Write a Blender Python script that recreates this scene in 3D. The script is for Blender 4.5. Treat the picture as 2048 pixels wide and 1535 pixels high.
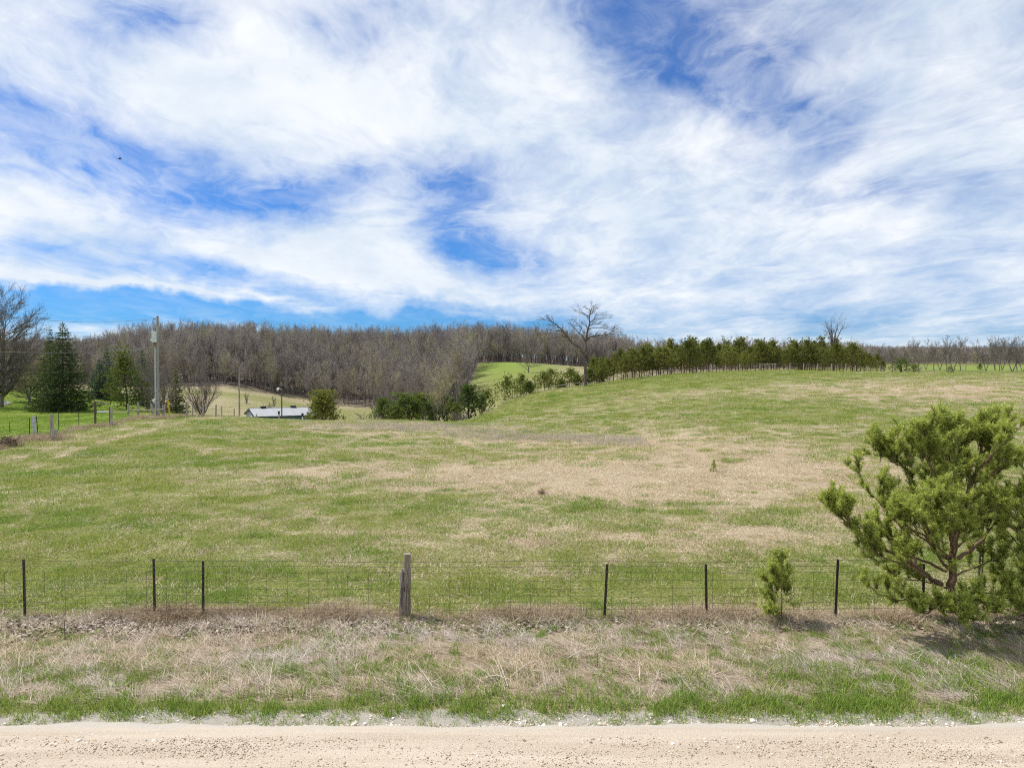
import bpy, math, random
import numpy as np
from mathutils import Vector

for o in list(bpy.data.objects):
    bpy.data.objects.remove(o)
scn = bpy.context.scene
R = math.radians

# ------------------------------------------------------------------ camera
F, CX, HOR, CH = 1420.0, 1024.0, 750.0, 4.85      # focal length in px of the 2048 px photograph, horizon row, height
cam_d = bpy.data.cameras.new('camera')
cam = bpy.data.objects.new('camera', cam_d)
scn.collection.objects.link(cam)
cam.location = (0, 0, CH)
cam.rotation_euler = (R(90) - math.atan((767.5 - HOR) / F), 0, 0)
cam_d.sensor_width = 36
cam_d.lens = 36 * F / 2048
cam_d.clip_start = 0.1
cam_d.clip_end = 8000
scn.camera = cam

# ------------------------------------------------------------------ node helper
class NT:
    def __init__(self, tree):
        self.t = tree
    def n(self, typ, **kw):
        nd = self.t.nodes.new(typ)
        for k, v in kw.items():
            if k.startswith('i_'):
                nd.inputs[k[2:].replace('_', ' ')].default_value = v
            else:
                setattr(nd, k, v)
        return nd
    def l(self, a, b):
        self.t.links.new(a, b)
    def put(self, sock, v):
        if isinstance(v, bpy.types.NodeSocket):
            self.l(v, sock)
        else:
            sock.default_value = v
    def math(self, op, a, b=0.0, c=None, clamp=False):
        nd = self.n('ShaderNodeMath', operation=op, use_clamp=clamp)
        self.put(nd.inputs[0], a); self.put(nd.inputs[1], b)
        if c is not None:
            self.put(nd.inputs[2], c)
        return nd.outputs[0]
    def vmath(self, op, a, b=(0, 0, 0)):
        nd = self.n('ShaderNodeVectorMath', operation=op)
        self.put(nd.inputs[0], a); self.put(nd.inputs[1], b)
        return nd.outputs[0]
    def comb(self, x, y, z):
        nd = self.n('ShaderNodeCombineXYZ')
        self.put(nd.inputs[0], x); self.put(nd.inputs[1], y); self.put(nd.inputs[2], z)
        return nd.outputs[0]
    def mapr(self, v, a, b, c=0.0, d=1.0, smooth=True):
        nd = self.n('ShaderNodeMapRange', interpolation_type='SMOOTHSTEP' if smooth else 'LINEAR')
        self.put(nd.inputs[0], v)
        for i, x in enumerate((a, b, c, d)):
            nd.inputs[i + 1].default_value = x
        return nd.outputs[0]
    def noise(self, vec, scale, detail=4, rough=0.55, dist=0.0):
        nd = self.n('ShaderNodeTexNoise')
        self.put(nd.inputs['Vector'], vec)
        nd.inputs['Scale'].default_value = scale
        nd.inputs['Detail'].default_value = detail
        nd.inputs['Roughness'].default_value = rough
        nd.inputs['Distortion'].default_value = dist
        return nd
    def mix(self, f, a, b, blend='MIX'):
        nd = self.n('ShaderNodeMix', data_type='RGBA', blend_type=blend)
        self.put(nd.inputs[0], f)
        for i, x in ((6, a), (7, b)):
            if isinstance(x, tuple) and len(x) == 3:
                x = (*x, 1)
            self.put(nd.inputs[i], x)
        return nd.outputs[2]
    def ramp(self, f, stops):
        nd = self.n('ShaderNodeValToRGB')
        self.put(nd.inputs[0], f)
        e = nd.color_ramp.elements
        e[0].position, e[0].color = stops[0][0], (*stops[0][1], 1)
        e[1].position, e[1].color = stops[-1][0], (*stops[-1][1], 1)
        for p, c in stops[1:-1]:
            x = e.new(p); x.color = (*c, 1)
        return nd.outputs[0]

# ------------------------------------------------------------------ world
SUN_EL, SUN_AZ = R(56), R(-64)            # azimuth measured from +Y towards +X
sun_dir = Vector((math.cos(SUN_EL) * math.sin(SUN_AZ), math.cos(SUN_EL) * math.cos(SUN_AZ), math.sin(SUN_EL)))
w = bpy.data.worlds.new('World')
scn.world = w
w.use_nodes = True
w.cycles.sampling_method = 'MANUAL'
w.cycles.sample_map_resolution = 256
T = NT(w.node_tree)
w.node_tree.nodes.clear()
sky = T.n('ShaderNodeTexSky', sky_type='NISHITA', sun_disc=False, sun_elevation=SUN_EL, sun_rotation=SUN_AZ % (2 * math.pi))
sky.altitude = 300; sky.air_density = 1.0; sky.dust_density = 0.6; sky.ozone_density = 2.5
tc = T.n('ShaderNodeTexCoord')
dirv = tc.outputs['Generated']
sep = T.n('ShaderNodeSeparateXYZ'); T.l(dirv, sep.inputs[0])
az = T.math('ARCTAN2', sep.outputs[0], sep.outputs[1])
el = T.math('ARCSINE', sep.outputs[2])
# coordinates on a flat cloud deck, for wisps with true perspective
zc = T.math('ADD', T.math('MAXIMUM', sep.outputs[2], 0.0), 0.10)
plane = T.comb(T.math('DIVIDE', sep.outputs[0], zc), T.math('DIVIDE', sep.outputs[1], zc), 0.0)
pm = T.n('ShaderNodeMapping'); T.l(plane, pm.inputs[0])
pm.inputs['Rotation'].default_value = (0, 0, R(38)); pm.inputs['Scale'].default_value = (1.0, 0.60, 1)
pw = T.noise(plane, 0.9, 4, 0.6)
pwv = T.vmath('ADD', pm.outputs[0], T.vmath('MULTIPLY', T.vmath('SUBTRACT', pw.outputs['Color'], (0.5, 0.5, 0.5)), (0.55, 0.55, 0)))
wisp = T.noise(pwv, 1.3, 11, 0.64, 0.5)
fine = T.noise(pwv, 4.4, 9, 0.66, 0.5)
feather = T.noise(pwv, 12.0, 8, 0.68, 0.4)
puff = T.noise(T.comb(az, T.math('MULTIPLY', el, 1.5), 0.0), 5.0, 7, 0.58, 0.3)
ang = T.comb(az, el, 0.0)
warp = T.noise(ang, 4.5, 5, 0.6)
wv = T.vmath('SUBTRACT', warp.outputs['Color'], (0.5, 0.5, 0.5))
wv = T.vmath('MULTIPLY', wv, (0.16, 0.085, 0.0))
warp2 = T.noise(ang, 19.0, 4, 0.6)
wv2 = T.vmath('MULTIPLY', T.vmath('SUBTRACT', warp2.outputs['Color'], (0.5, 0.5, 0.5)), (0.05, 0.028, 0.0))
angw = T.vmath('ADD', ang, T.vmath('ADD', wv, wv2))
# openings (negative) and streaks (positive) of the cloud deck: photo column, row, half sizes, tilt, weight
BLOBS = [
    (1215, 35, 110, 130, -50, -1.2), (1330, 110, 230, 125, -32, -1.05), (1490, 170, 260, 110, -20, -0.95), (1340, 10, 230, 100, 0, -0.7), (1400, 110, 90, 26, 10, 0.45), (1490, 60, 120, 22, -30, 0.4),
    (1520, 70, 190, 120, 0, -0.85), (1610, 232, 200, 85, -14, -0.95), (1720, 270, 170, 50, -5, -0.3),
    (130, 300, 330, 120, -14, -1.25), (330, 345, 330, 85, -6, -0.85), (30, 235, 180, 60, -20, -0.7), (560, 396, 280, 54, 6, -1.1),
    (700, 365, 170, 52, 22, -0.55), (905, 372, 150, 85, 0, -1.35), (935, 488, 140, 85, -12, -1.4), (1030, 520, 170, 50, -14, -0.75),
    (250, 610, 900, 75, -2, -1.3), (0, 560, 480, 48, 0, -0.9), (760, 640, 560, 60, -1, -0.9), (430, 533, 380, 42, -4, -0.95), (60, 476, 150, 22, 0, -0.5),
    (1010, 655, 330, 55, 0, -0.7), (1150, 600, 220, 30, -4, -0.3),
    (330, 60, 230, 85, 30, -0.75), (240, 15, 170, 75, 0, -0.55), (700, 75, 210, 85, -30, -0.75), (770, 15, 170, 70, 0, -0.45), (1105, 10, 150, 60, 0, -0.35),
    (1740, 383, 280, 42, 2, -0.8), (1900, 640, 500, 70, 0, -0.30), (1560, 640, 260, 50, 0, -0.28), (1450, 330, 260, 45, -10, -0.2),
    (1000, 240, 420, 200, -20, 0.35), (480, 200, 360, 150, 20, 0.3), (1300, 430, 480, 140, -10, 0.25), (70, 420, 300, 80, -18, 0.45), (640, 480, 420, 80, -6, 0.35),
    (270, 565, 430, 24, -6, 1.15), (-20, 515, 160, 16, -10, 0.7), (1900, 300, 500, 200, 0, 0.15),
    (520, 590, 260, 16, -4, 0.7), (980, 628, 170, 18, -4, 0.5), (700, 545, 500, 50, -6, 0.5), (1000, 600, 260, 18, -3, 0.35)]
cover = T.math('ADD', 0.78, 0.0)
for (bx, by, rx, ry, rot, wt) in BLOBS:
    mp = T.n('ShaderNodeMapping', vector_type='TEXTURE')
    T.l(angw, mp.inputs[0])
    a0 = math.atan((bx - CX) / F)
    mp.inputs['Location'].default_value = (a0, math.atan((HOR - by) / F * math.cos(a0)), 0)
    mp.inputs['Rotation'].default_value = (0, 0, R(rot))
    mp.inputs['Scale'].default_value = (1.25 * rx / F, 1.25 * ry / F, 1)
    g = T.n('ShaderNodeTexGradient', gradient_type='QUADRATIC_SPHERE')
    T.l(mp.outputs[0], g.inputs[0])
    cover = T.math('MULTIPLY_ADD', g.outputs['Fac'], wt * 1.12, cover)
nsum = T.math('MULTIPLY_ADD', T.math('SUBTRACT', wisp.outputs[0], 0.5), 1.5, cover)
nsum = T.math('MULTIPLY_ADD', T.math('SUBTRACT', fine.outputs[0], 0.5), 0.85, nsum)
nsum = T.math('MULTIPLY_ADD', T.math('SUBTRACT', feather.outputs[0], 0.5), 0.38, nsum)
nsum = T.math('MULTIPLY_ADD', T.math('SUBTRACT', puff.outputs[0], 0.5), 0.7, nsum)
alpha = T.mapr(nsum, -0.25, 1.02, 0.05, 0.97, False)
alpha = T.math('POWER', T.math('MAXIMUM', alpha, 0.0), 1.15)
veil = T.mapr(T.math('MULTIPLY_ADD', fine.outputs[0], 0.6, T.math('MULTIPLY', wisp.outputs[0], 0.6)), 0.50, 0.78, 0.02, 0.50)
veil = T.math('MULTIPLY', veil, T.mapr(sep.outputs[2], 0.08, 0.22, 0.35, 1.0))
alpha = T.math('SUBTRACT', 1.0, T.math('MULTIPLY', T.math('SUBTRACT', 1.0, alpha), T.math('SUBTRACT', 1.0, veil)))
shade = T.mapr(T.math('MULTIPLY_ADD', puff.outputs[0], 0.9, T.math('MULTIPLY', wisp.outputs[0], 0.5)), 0.45, 0.95, 0.0, 1.0)
ccol = T.mix(shade, (0.57, 0.675, 0.80), (0.88, 0.90, 0.915))
blue = T.mix(1.0, sky.outputs[0], (0.020, 0.058, 0.108), 'MULTIPLY')
skyc = T.mix(alpha, blue, ccol)
bg = T.n('ShaderNodeBackground'); T.l(skyc, bg.inputs[0]); bg.inputs[1].default_value = 1.0
wo = T.n('ShaderNodeOutputWorld'); T.l(bg.outputs[0], wo.inputs[0])

# ------------------------------------------------------------------ sun, exposure
sl = bpy.data.lights.new('sun', 'SUN')
sl.energy = 4.9; sl.angle = R(0.53); sl.color = (1.0, 0.95, 0.87)
so = bpy.data.objects.new('sun', sl); scn.collection.objects.link(so)
so.rotation_euler = (-sun_dir).to_track_quat('-Z', 'Y').to_euler()
so.location = (0, 0, 60)
vs = scn.view_settings
scn.display_settings.display_device = 'sRGB'
vs.view_transform = 'Standard'; vs.look = 'None'; vs.exposure = 0.20; vs.gamma = 1.0; vs.use_curve_mapping = False
scn.cycles.filter_width = 1.1
scn.cycles.max_bounces = 5; scn.cycles.diffuse_bounces = 3; scn.cycles.glossy_bounces = 2
scn.cycles.transmission_bounces = 3; scn.cycles.transparent_max_bounces = 4
scn.cycles.use_denoising = False
scn.cycles.use_adaptive_sampling = True; scn.cycles.adaptive_threshold = 0.02

# ------------------------------------------------------------------ numeric helpers
def vnoise(x, y, seed=0):
    xi = np.floor(x).astype(np.int64); yi = np.floor(y).astype(np.int64)
    xf = x - xi; yf = y - yi
    u = xf * xf * (3 - 2 * xf); v = yf * yf * (3 - 2 * yf)
    def h(a, b):
        n = (a * 374761393 + b * 668265263 + seed * 144665) & 0x7fffffff
        n = ((n ^ (n >> 13)) * 1274126177) & 0x7fffffff
        return ((n ^ (n >> 16)) & 0xffff) / 65535.0
    return (h(xi, yi) * (1 - u) + h(xi + 1, yi) * u) * (1 - v) + (h(xi, yi + 1) * (1 - u) + h(xi + 1, yi + 1) * u) * v
def fbm(x, y, seed=0, octv=4):
    s = 0.0; a = 0.5; t = 0.0
    for i in range(octv):
        s = s + a * vnoise(x, y, seed + i * 17); t += a; a *= 0.55; x = x * 2.03 + 5.1; y = y * 2.03 + 1.7
    return s / t
def sstep(x, a, b):
    t = np.clip((x - a) / (b - a), 0, 1)
    return t * t * (3 - 2 * t)

# ------------------------------------------------------------------ terrain: heights on lines of sight (bearing by photo column, metres away, height)
TER = {
    -500: [(14, 0), (30, .3), (50, .6), (75, .8), (100, 1.2), (150, 2), (220, 3), (300, 4), (400, 9), (520, 14), (800, 16)],
    0: [(14, 0), (30, .2), (47, .7), (60, .65), (75, .5), (95, .7), (120, 1.5), (170, 2), (230, 2), (300, 2), (400, 8), (500, 12), (800, 14)],
    185: [(14, 0), (30, .2), (50, .55), (65, .6), (85, .4), (100, .5), (120, 1.2), (170, 1), (300, 1), (400, 6.5), (500, 11), (800, 13)],
    120: [(14, 0), (30, .2), (50, .6), (65, .6), (85, .4), (100, .7), (120, 1.4), (170, 1.5), (300, 1), (400, 8), (500, 12), (800, 14)],
    250: [(14, 0), (30, .2), (50, .5), (70, .6), (80, .45), (100, .3), (130, 1), (170, 0), (230, -1), (300, 1), (380, 10), (480, 20), (700, 14)],
    450: [(14, 0), (30, .2), (50, .4), (70, .4), (82, -.10), (100, -2.2), (150, -7), (200, -5.5), (260, .8), (330, 9), (430, 18.5), (480, 21), (520, 20), (700, 14)],
    600: [(14, 0), (30, .15), (50, .3), (70, .15), (82, -.50), (100, -2.5), (150, -7.3), (200, -7.5), (270, -3.5), (340, 6), (430, 16.5), (480, 19.5), (520, 19), (700, 13)],
    720: [(14, 0), (50, .15), (70, -.1), (85, -.70), (110, -3.6), (150, -7.5), (200, -9), (260, -6.5), (330, 3), (430, 15.5), (480, 18.5), (700, 13)],
    800: [(14, 0), (30, .1), (50, 0.05), (70, -.2), (85, -.65), (110, -4), (150, -7.5), (200, -9), (260, -4), (330, 5), (430, 15.5), (480, 18.5), (700, 13)],
    900: [(14, 0), (50, -.05), (85, -.85), (110, -3), (140, -6), (180, -7), (230, -3), (300, 6), (400, 15), (480, 18.5), (700, 13)],
    960: [(14, 0), (30, .05), (50, -.1), (85, -1), (110, -2), (140, -3.6), (180, -4), (230, 0), (310, 9.6), (350, 11.5), (480, 18), (700, 13)],
    1050: [(14, 0), (50, 0), (85, -.6), (110, -.3), (140, .6), (180, -.5), (230, 3), (310, 10), (350, 11), (480, 17), (700, 13)],
    1200: [(14, 0), (30, .05), (50, .1), (85, .5), (110, 1.6), (140, 3.0), (170, 2.8), (230, 4), (310, 7.5), (380, 9), (480, 13), (700, 13)],
    1350: [(14, 0), (35, .2), (60, .8), (100, 2.7), (140, 4.9), (170, 4.6), (230, 4), (310, 5), (480, 12), (700, 14)],
    1550: [(14, 0), (35, .4), (60, 1.4), (100, 3.7), (140, 5.7), (155, 5.6), (170, 5.2), (230, 4.5), (310, 6), (480, 12), (800, 25)],
    1800: [(14, 0), (35, .4), (60, 1.6), (100, 3.8), (140, 5.3), (155, 5.2), (170, 5), (230, 6.2), (300, 8.5), (400, 9), (600, 14), (800, 25)],
    2050: [(14, 0), (35, .4), (60, 1.5), (100, 3.7), (140, 5.0), (155, 4.9), (170, 4.9), (230, 6), (300, 8.6), (400, 9), (600, 14), (800, 25)],
    2500: [(14, 0), (35, .4), (60, 1.4), (100, 3.4), (140, 4.8), (170, 5), (230, 6), (300, 8.5), (400, 9), (600, 14), (800, 24)]}
K0 = 25.0
cu, cv, czs = [], [], []
for px, prof in TER.items():
    s = (px - CX) / F
    for (d, z) in prof + [(5, 0), (-10, 0), (1500, 14), (3000, 8)]:
        cu.append(s * max(d, 0) / (max(d, 0) + K0)); cv.append(math.log(d + K0)); czs.append(z)
for d, z in ((5, 0), (14, 0), (40, .3), (100, 1), (300, 5), (1500, 14)):
    for s in (-2.6, 2.6):
        cu.append(s * d / (d + K0)); cv.append(math.log(d + K0)); czs.append(z)
cu, cv, czs = np.array(cu), np.array(cv), np.array(czs)
C2 = 0.05 ** 2
def _phi(du, dv):
    return np.sqrt((du * 1.7) ** 2 + dv ** 2 + C2)
A = _phi(cu[:, None] - cu[None], cv[:, None] - cv[None]) - np.eye(len(cu)) * 0.002
WTS = np.linalg.solve(A, czs)
def gz(x, y, bumps=True):
    x = np.atleast_1d(np.asarray(x, float)); y = np.atleast_1d(np.asarray(y, float))
    shp = np.broadcast(x, y).shape
    x = np.broadcast_to(x, shp).ravel(); y = np.broadcast_to(y, shp).ravel()
    yy = np.clip(y, -12, 3000)
    u = np.clip(x / (np.maximum(yy, 0) + K0), -2.6, 2.6); v = np.log(yy + K0)
    out = np.empty(len(u))
    for i in range(0, len(u), 20000):
        out[i:i + 20000] = _phi(u[i:i + 20000, None] - cu[None], v[i:i + 20000, None] - cv[None]) @ WTS
    out *= sstep(y, 13.0, 20.0)
    if bumps:
        out += sstep(y, 14.5, 24) * ((fbm(x * .45, y * .45, 3) - .5) * .22 + (fbm(x * .08, y * .08, 9) - .5) * .35)
        out += 0.10 * (fbm(x * .8, y * .8, 5) - .5) * sstep(y, 9.9, 10.9)
    out -= 0.05 * (1 - sstep(y, 9.6, 10.4))
    return out.reshape(shp)
def g1(x, y):
    return float(gz(x, y)[0])
_ds = np.concatenate([np.arange(9, 60, .25), np.arange(60, 220, 1.0), np.arange(220, 900, 4.0)])
def hit(px, row):
    """world point where the line of sight through a photo pixel meets the ground"""
    s = (px - CX) / F
    zr = CH - _ds * (row - HOR) / F
    below = np.nonzero(zr <= gz(s * _ds, _ds))[0]
    d = _ds[below[0]] if len(below) else 140.0
    return Vector((s * d, d, g1(s * d, d)))
def at(px, row, d):
    return Vector(((px - CX) / F * d, d, CH - d * (row - HOR) / F))
def on(px, d):
    x = (px - CX) / F * d
    return Vector((x, d, g1(x, d)))
def proj(x, y, z):
    yy = np.maximum(y, .5)
    return CX + F * x / yy, HOR + F * (CH - z) / yy

# ------------------------------------------------------------------ field masks
def gauss(px, row, lst):
    s = 0.0
    for (a, b, ra, rb, wt) in lst:
        s = s + wt * np.exp(-((px - a) / ra) ** 2 - ((row - b) / rb) ** 2)
    return s
DRY = [(1100, 948, 340, 34, .66), (1300, 985, 260, 14, .2), (640, 945, 160, 22, .32), (1560, 950, 260, 60, .46), (1380, 893, 260, 16, .26), (1680, 1050, 170, 45, .3),
       (1250, 988, 230, 18, .3), (800, 857, 220, 11, .35), (1080, 880, 200, 11, .36), (1720, 775, 280, 13, .22), (1920, 790, 220, 28, .3),
       (1840, 860, 170, 20, .2), (1000, 1075, 250, 16, .12), (1400, 1085, 300, 20, .22), (350, 945, 60, 60, .15), (450, 905, 120, 12, .15), (1550, 925, 50, 12, .3),
       (350, 1185, 420, 45, -.30), (1150, 1180, 380, 45, -.36), (1550, 1165, 250, 40, -.30), (180, 870, 200, 40, -.30), (120, 1050, 170, 60, -.16),
       (1650, 832, 170, 20, -.2), (1450, 820, 200, 25, -.12), (1290, 762, 230, 12, -.6), (1060, 800, 90, 20, -.5), (1500, 748, 220, 5, -.6),
       (700, 1010, 300, 16, -.12), (1250, 1030, 250, 14, -.12), (500, 880, 90, 10, -.15)]
PALE = [[(-60, 941), (0, 923), (122, 890), (269, 851), (330, 841)], [(430, 836), (383, 839), (163, 894), (49, 943), (12, 972), (8, 992), (33, 1012), (90, 1031), (170, 1045)],
        [(-60, 905), (60, 893), (200, 858)]]
RIDGE_LINE = [(905, 846), (949, 845), (977, 838), (1006, 830), (1046, 818), (1103, 801), (1160, 787), (1216, 778), (1274, 768), (1338, 760), (1395, 754), (1452, 749), (1550, 745), (1635, 745), (1680, 746)]
def dist_poly(px, row, pl):
    m = 1e9
    for (a, b), (c, d) in zip(pl[:-1], pl[1:]):
        vx, vy = c - a, (d - b) * 2.5
        wx, wy = px - a, (row - b) * 2.5
        t = np.clip((wx * vx + wy * vy) / (vx * vx + vy * vy), 0, 1)
        m = np.minimum(m, np.hypot(wx - t * vx, wy - t * vy))
    return m
def dry_mask(x, y, z):
    px, row = proj(x, y, z)
    v = .37 - .17 * sstep(-px, -750, -150) * sstep(row, 840, 900) + gauss(px, row, DRY)
    v = v + .32 * (fbm(x * .20, y * .26, 21, 5) - .5) + .50 * (fbm(x * .5, y * 1.5, 25, 4) - .5) + .75 * (fbm(x * 1.1, y * 1.1, 31) - .5)
    ly = np.interp(px, [-200, -10, 12, 49, 163, 300, 450], [1040, 1040, 985, 943, 894, 860, 834])
    mw = sstep(ly + 26 - row, -14, 14) * sstep(-px, -470, -380)
    v = v * (1 - mw) + mw * (.16 + .45 * (fbm(x * 1.1, y * 1.1, 31) - .5) + .55 * np.exp(-(dist_poly(px, row, PALE[0]) / 7) ** 2) + .5 * np.exp(-(dist_poly(px, row, PALE[2]) / 6) ** 2))
    v = v + .62 * np.exp(-(dist_poly(px, row, PALE[1]) / 8) ** 2)
    v = v - .65 * np.exp(-(dist_poly(px, row, RIDGE_LINE) / 17) ** 2)
    return np.clip(v, 0, 1)
LFENCE = [(-60, 905), (0, 893), (60, 877), (103, 880), (157, 856), (222, 852), (270, 838), (308, 838), (374, 832), (470, 833)]
def wood_mask(x, y):
    """1 where the bare wood of the hill stands"""
    px = CX + F * x / np.maximum(y, 1)
    edge = np.interp(px, [-900, 0, 200, 330, 430, 600, 720, 800, 860, 930, 960, 1090, 1300, 1700, 1760, 3000],
                     [330, 310, 290, 262, 258, 268, 258, 226, 200, 205, 322, 330, 360, 400, 620, 620])
    return (y > edge) & (y < 900), edge
def lawn_mask(x, y, z):
    px, row = proj(x, y, z)
    fy = np.interp(px, [p[0] for p in LFENCE], [p[1] for p in LFENCE])
    return np.where((px < 330) & (row < fy) & (y > 40) & (y < 200), 1.0, 0.0) * sstep(-px, -330, -230)

# ------------------------------------------------------------------ object helpers
col = scn.collection
def link_mesh(name, verts, faces, mat, parent=None, smooth=False, edges=()):
    me = bpy.data.meshes.new(name)
    me.from_pydata(verts, edges, faces)
    if mat is not None:
        me.materials.append(mat)
    if smooth:
        me.polygons.foreach_set('use_smooth', [True] * len(me.polygons))
    me.update()
    return link_data(name, me, parent)
def link_data(name, me, parent=None):
    o = bpy.data.objects.new(name, me)
    col.objects.link(o)
    if parent is not None:
        o.parent = parent
    return o
def tag(o, label=None, cat=None, group=None, kind=None):
    if label: o['label'] = label
    if cat: o['category'] = cat
    if group: o['group'] = group
    if kind: o['kind'] = kind
    return o
def thing(name, label, cat, loc=(0, 0, 0), rz=0.0, group=None):
    o = bpy.data.objects.new(name, None)
    col.objects.link(o)
    o.location = loc; o.rotation_euler = (0, 0, rz); o.empty_display_size = .3
    return tag(o, label, cat, group)
def copy_tree(src, parent=None):
    c = src.copy(); col.objects.link(c)
    if parent is not None:
        c.parent = parent
    for ch in list(src.children):
        copy_tree(ch, c)
    return c

class G:
    """collects tubes, boxes and blades; build() makes one mesh"""
    def __init__(self):
        self.v = []; self.f = []
    def tube(self, pts, rad, sides=5, cap=True):
        base = len(self.v); n = len(pts)
        prev = None
        for i, p in enumerate(pts):
            d = (pts[min(i + 1, n - 1)] - pts[max(i - 1, 0)])
            d = d.normalized() if d.length > 1e-9 else Vector((0, 0, 1))
            a = d.cross(Vector((0, 1, 0)) if abs(d.y) < .9 else Vector((1, 0, 0))).normalized()
            if prev is not None:
                a2 = prev - d * prev.dot(d)
                if a2.length > .1: a = a2.normalized()
            prev = a
            b = d.cross(a); r = rad[i]
            for k in range(sides):
                t = 2 * math.pi * k / sides
                self.v.append(p + a * (r * math.cos(t)) + b * (r * math.sin(t)))
        for i in range(n - 1):
            for k in range(sides):
                k2 = (k + 1) % sides
                self.f.append((base + i * sides + k, base + i * sides + k2, base + (i + 1) * sides + k2, base + (i + 1) * sides + k))
        if cap:
            self.f.append(tuple(base + (n - 1) * sides + k for k in range(sides)))
            self.f.append(tuple(base + k for k in reversed(range(sides))))
    def ribbon(self, a, b, w0, w1=0.0):
        d = b - a
        s = d.cross(Vector((random.gauss(0, 1), random.gauss(0, 1), random.gauss(0, 1))))
        s = s.normalized() if s.length > 1e-9 else Vector((1, 0, 0))
        i = len(self.v)
        if w1 > 0:
            self.v += [a - s * w0, a + s * w0, b + s * w1, b - s * w1]
            self.f.append((i, i + 1, i + 2, i + 3))
        else:
            self.v += [a - s * w0, a + s * w0, b]
            self.f.append((i, i + 1, i + 2))
    def tri(self, a, b, c):
        i = len(self.v); self.v += [a, b, c]; self.f.append((i, i + 1, i + 2))
    def box(self, c, s, rz=0.0, taper=1.0):
        i = len(self.v); cr, sr = math.cos(rz), math.sin(rz)
        for z in (-.5, .5):
            k = taper if z > 0 else 1.0
            for x, y in ((-.5, -.5), (.5, -.5), (.5, .5), (-.5, .5)):
                X, Y = x * s[0] * k, y * s[1] * k
                self.v.append(Vector((c[0] + X * cr - Y * sr, c[1] + X * sr + Y * cr, c[2] + z * s[2])))
        self.f += [tuple(i + q for q in t) for t in ((3, 2, 1, 0), (4, 5, 6, 7), (0, 1, 5, 4), (1, 2, 6, 5), (2, 3, 7, 6), (3, 0, 4, 7))]
    def quad(self, a, b, c, d):
        i = len(self.v); self.v += [Vector(a), Vector(b), Vector(c), Vector(d)]; self.f.append((i, i + 1, i + 2, i + 3))
    def mesh(self, name, mat, smooth=False):
        me = bpy.data.meshes.new(name)
        me.from_pydata([tuple(p) for p in self.v], [], self.f)
        if mat is not None: me.materials.append(mat)
        if smooth: me.polygons.foreach_set('use_smooth', [True] * len(me.polygons))
        me.update()
        return me
    def build(self, name, mat, parent=None, smooth=False):
        return link_data(name, self.mesh(name, mat, smooth), parent)

# ------------------------------------------------------------------ materials
def new_mat(name):
    m = bpy.data.materials.new(name); m.use_nodes = True
    m.node_tree.nodes.clear()
    t = NT(m.node_tree)
    return m, t
def finish(t, colr, rough=0.9, transl=0.0, bump=None, spec=0.25, metal=0.0):
    out = t.n('ShaderNodeOutputMaterial')
    p = t.n('ShaderNodeBsdfPrincipled')
    t.put(p.inputs['Base Color'], (*colr, 1) if isinstance(colr, tuple) else colr)
    t.put(p.inputs['Roughness'], rough); p.inputs['Specular IOR Level'].default_value = spec
    p.inputs['Metallic'].default_value = metal
    if bump is not None: t.l(bump, p.inputs['Normal'])
    sh = p.outputs[0]
    if transl > 0:
        tr = t.n('ShaderNodeBsdfTranslucent')
        t.put(tr.inputs[0], (*colr, 1) if isinstance(colr, tuple) else colr)
        mx = t.n('ShaderNodeMixShader'); mx.inputs[0].default_value = transl
        t.l(sh, mx.inputs[1]); t.l(tr.outputs[0], mx.inputs[2]); sh = mx.outputs[0]
    t.l(sh, out.inputs[0])
def bumpn(t, h, strength=.5, dist=.02):
    b = t.n('ShaderNodeBump'); t.l(h, b.inputs['Height'])
    b.inputs['Strength'].default_value = strength; b.inputs['Distance'].default_value = dist
    return b.outputs[0]
def blade_mat(name, stops, transl=.3, inst=None, inst_stops=None, rough=.75):
    """colour by blade (random per island) and by clump"""
    m, t = new_mat(name)
    g = t.n('ShaderNodeNewGeometry')
    c = t.ramp(g.outputs['Random Per Island'], stops)
    if inst:
        a = t.n('ShaderNodeAttribute', attribute_type='INSTANCER', attribute_name=inst)
        c2 = t.ramp(g.outputs['Random Per Island'], inst_stops)
        c = t.mix(a.outputs['Fac'], c, c2)
    finish(t, c, rough, transl, spec=.2)
    return m
def tree_mat(name, a, b, c, transl=0.0, rough=.9):
    """colour between three tones by island and by tree"""
    m, t = new_mat(name)
    g = t.n('ShaderNodeNewGeometry'); oi = t.n('ShaderNodeObjectInfo')
    k = t.math('MULTIPLY_ADD', g.outputs['Random Per Island'], .6, t.math('MULTIPLY', oi.outputs['Random'], .4))
    finish(t, t.ramp(k, [(0.1, a), (.5, b), (.9, c)]), rough, transl, spec=.15)
    return m
def bark_mat(name, a, b, scale=8.0):
    m, t = new_mat(name)
    tcn = t.n('ShaderNodeTexCoord'); mp = t.n('ShaderNodeMapping')
    t.l(tcn.outputs['Object'], mp.inputs[0]); mp.inputs['Scale'].default_value = (scale, scale, scale * .12)
    n = t.noise(mp.outputs[0], 4, 6, .65)
    oi = t.n('ShaderNodeObjectInfo')
    c = t.mix(t.mapr(n.outputs[0], .35, .68), a, b)
    c = t.mix(t.math('MULTIPLY', oi.outputs['Random'], .35), c, (a[0] * .6, a[1] * .6, a[2] * .6))
    finish(t, c, .9, bump=bumpn(t, n.outputs[0], .7, .02), spec=.15)
    return m
M = {}
M['twig_grey'] = tree_mat('twig_grey', (.105, .088, .080), (.165, .141, .129), (.24, .21, .192))
M['twig_forest'] = tree_mat('twig_forest', (.20, .175, .158), (.32, .282, .257), (.45, .405, .37))  # lightened: distance haze over the wood is put into this colour
M['twig_bud'] = tree_mat('twig_bud', (.24, .215, .13), (.37, .34, .20), (.49, .455, .28))
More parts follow.
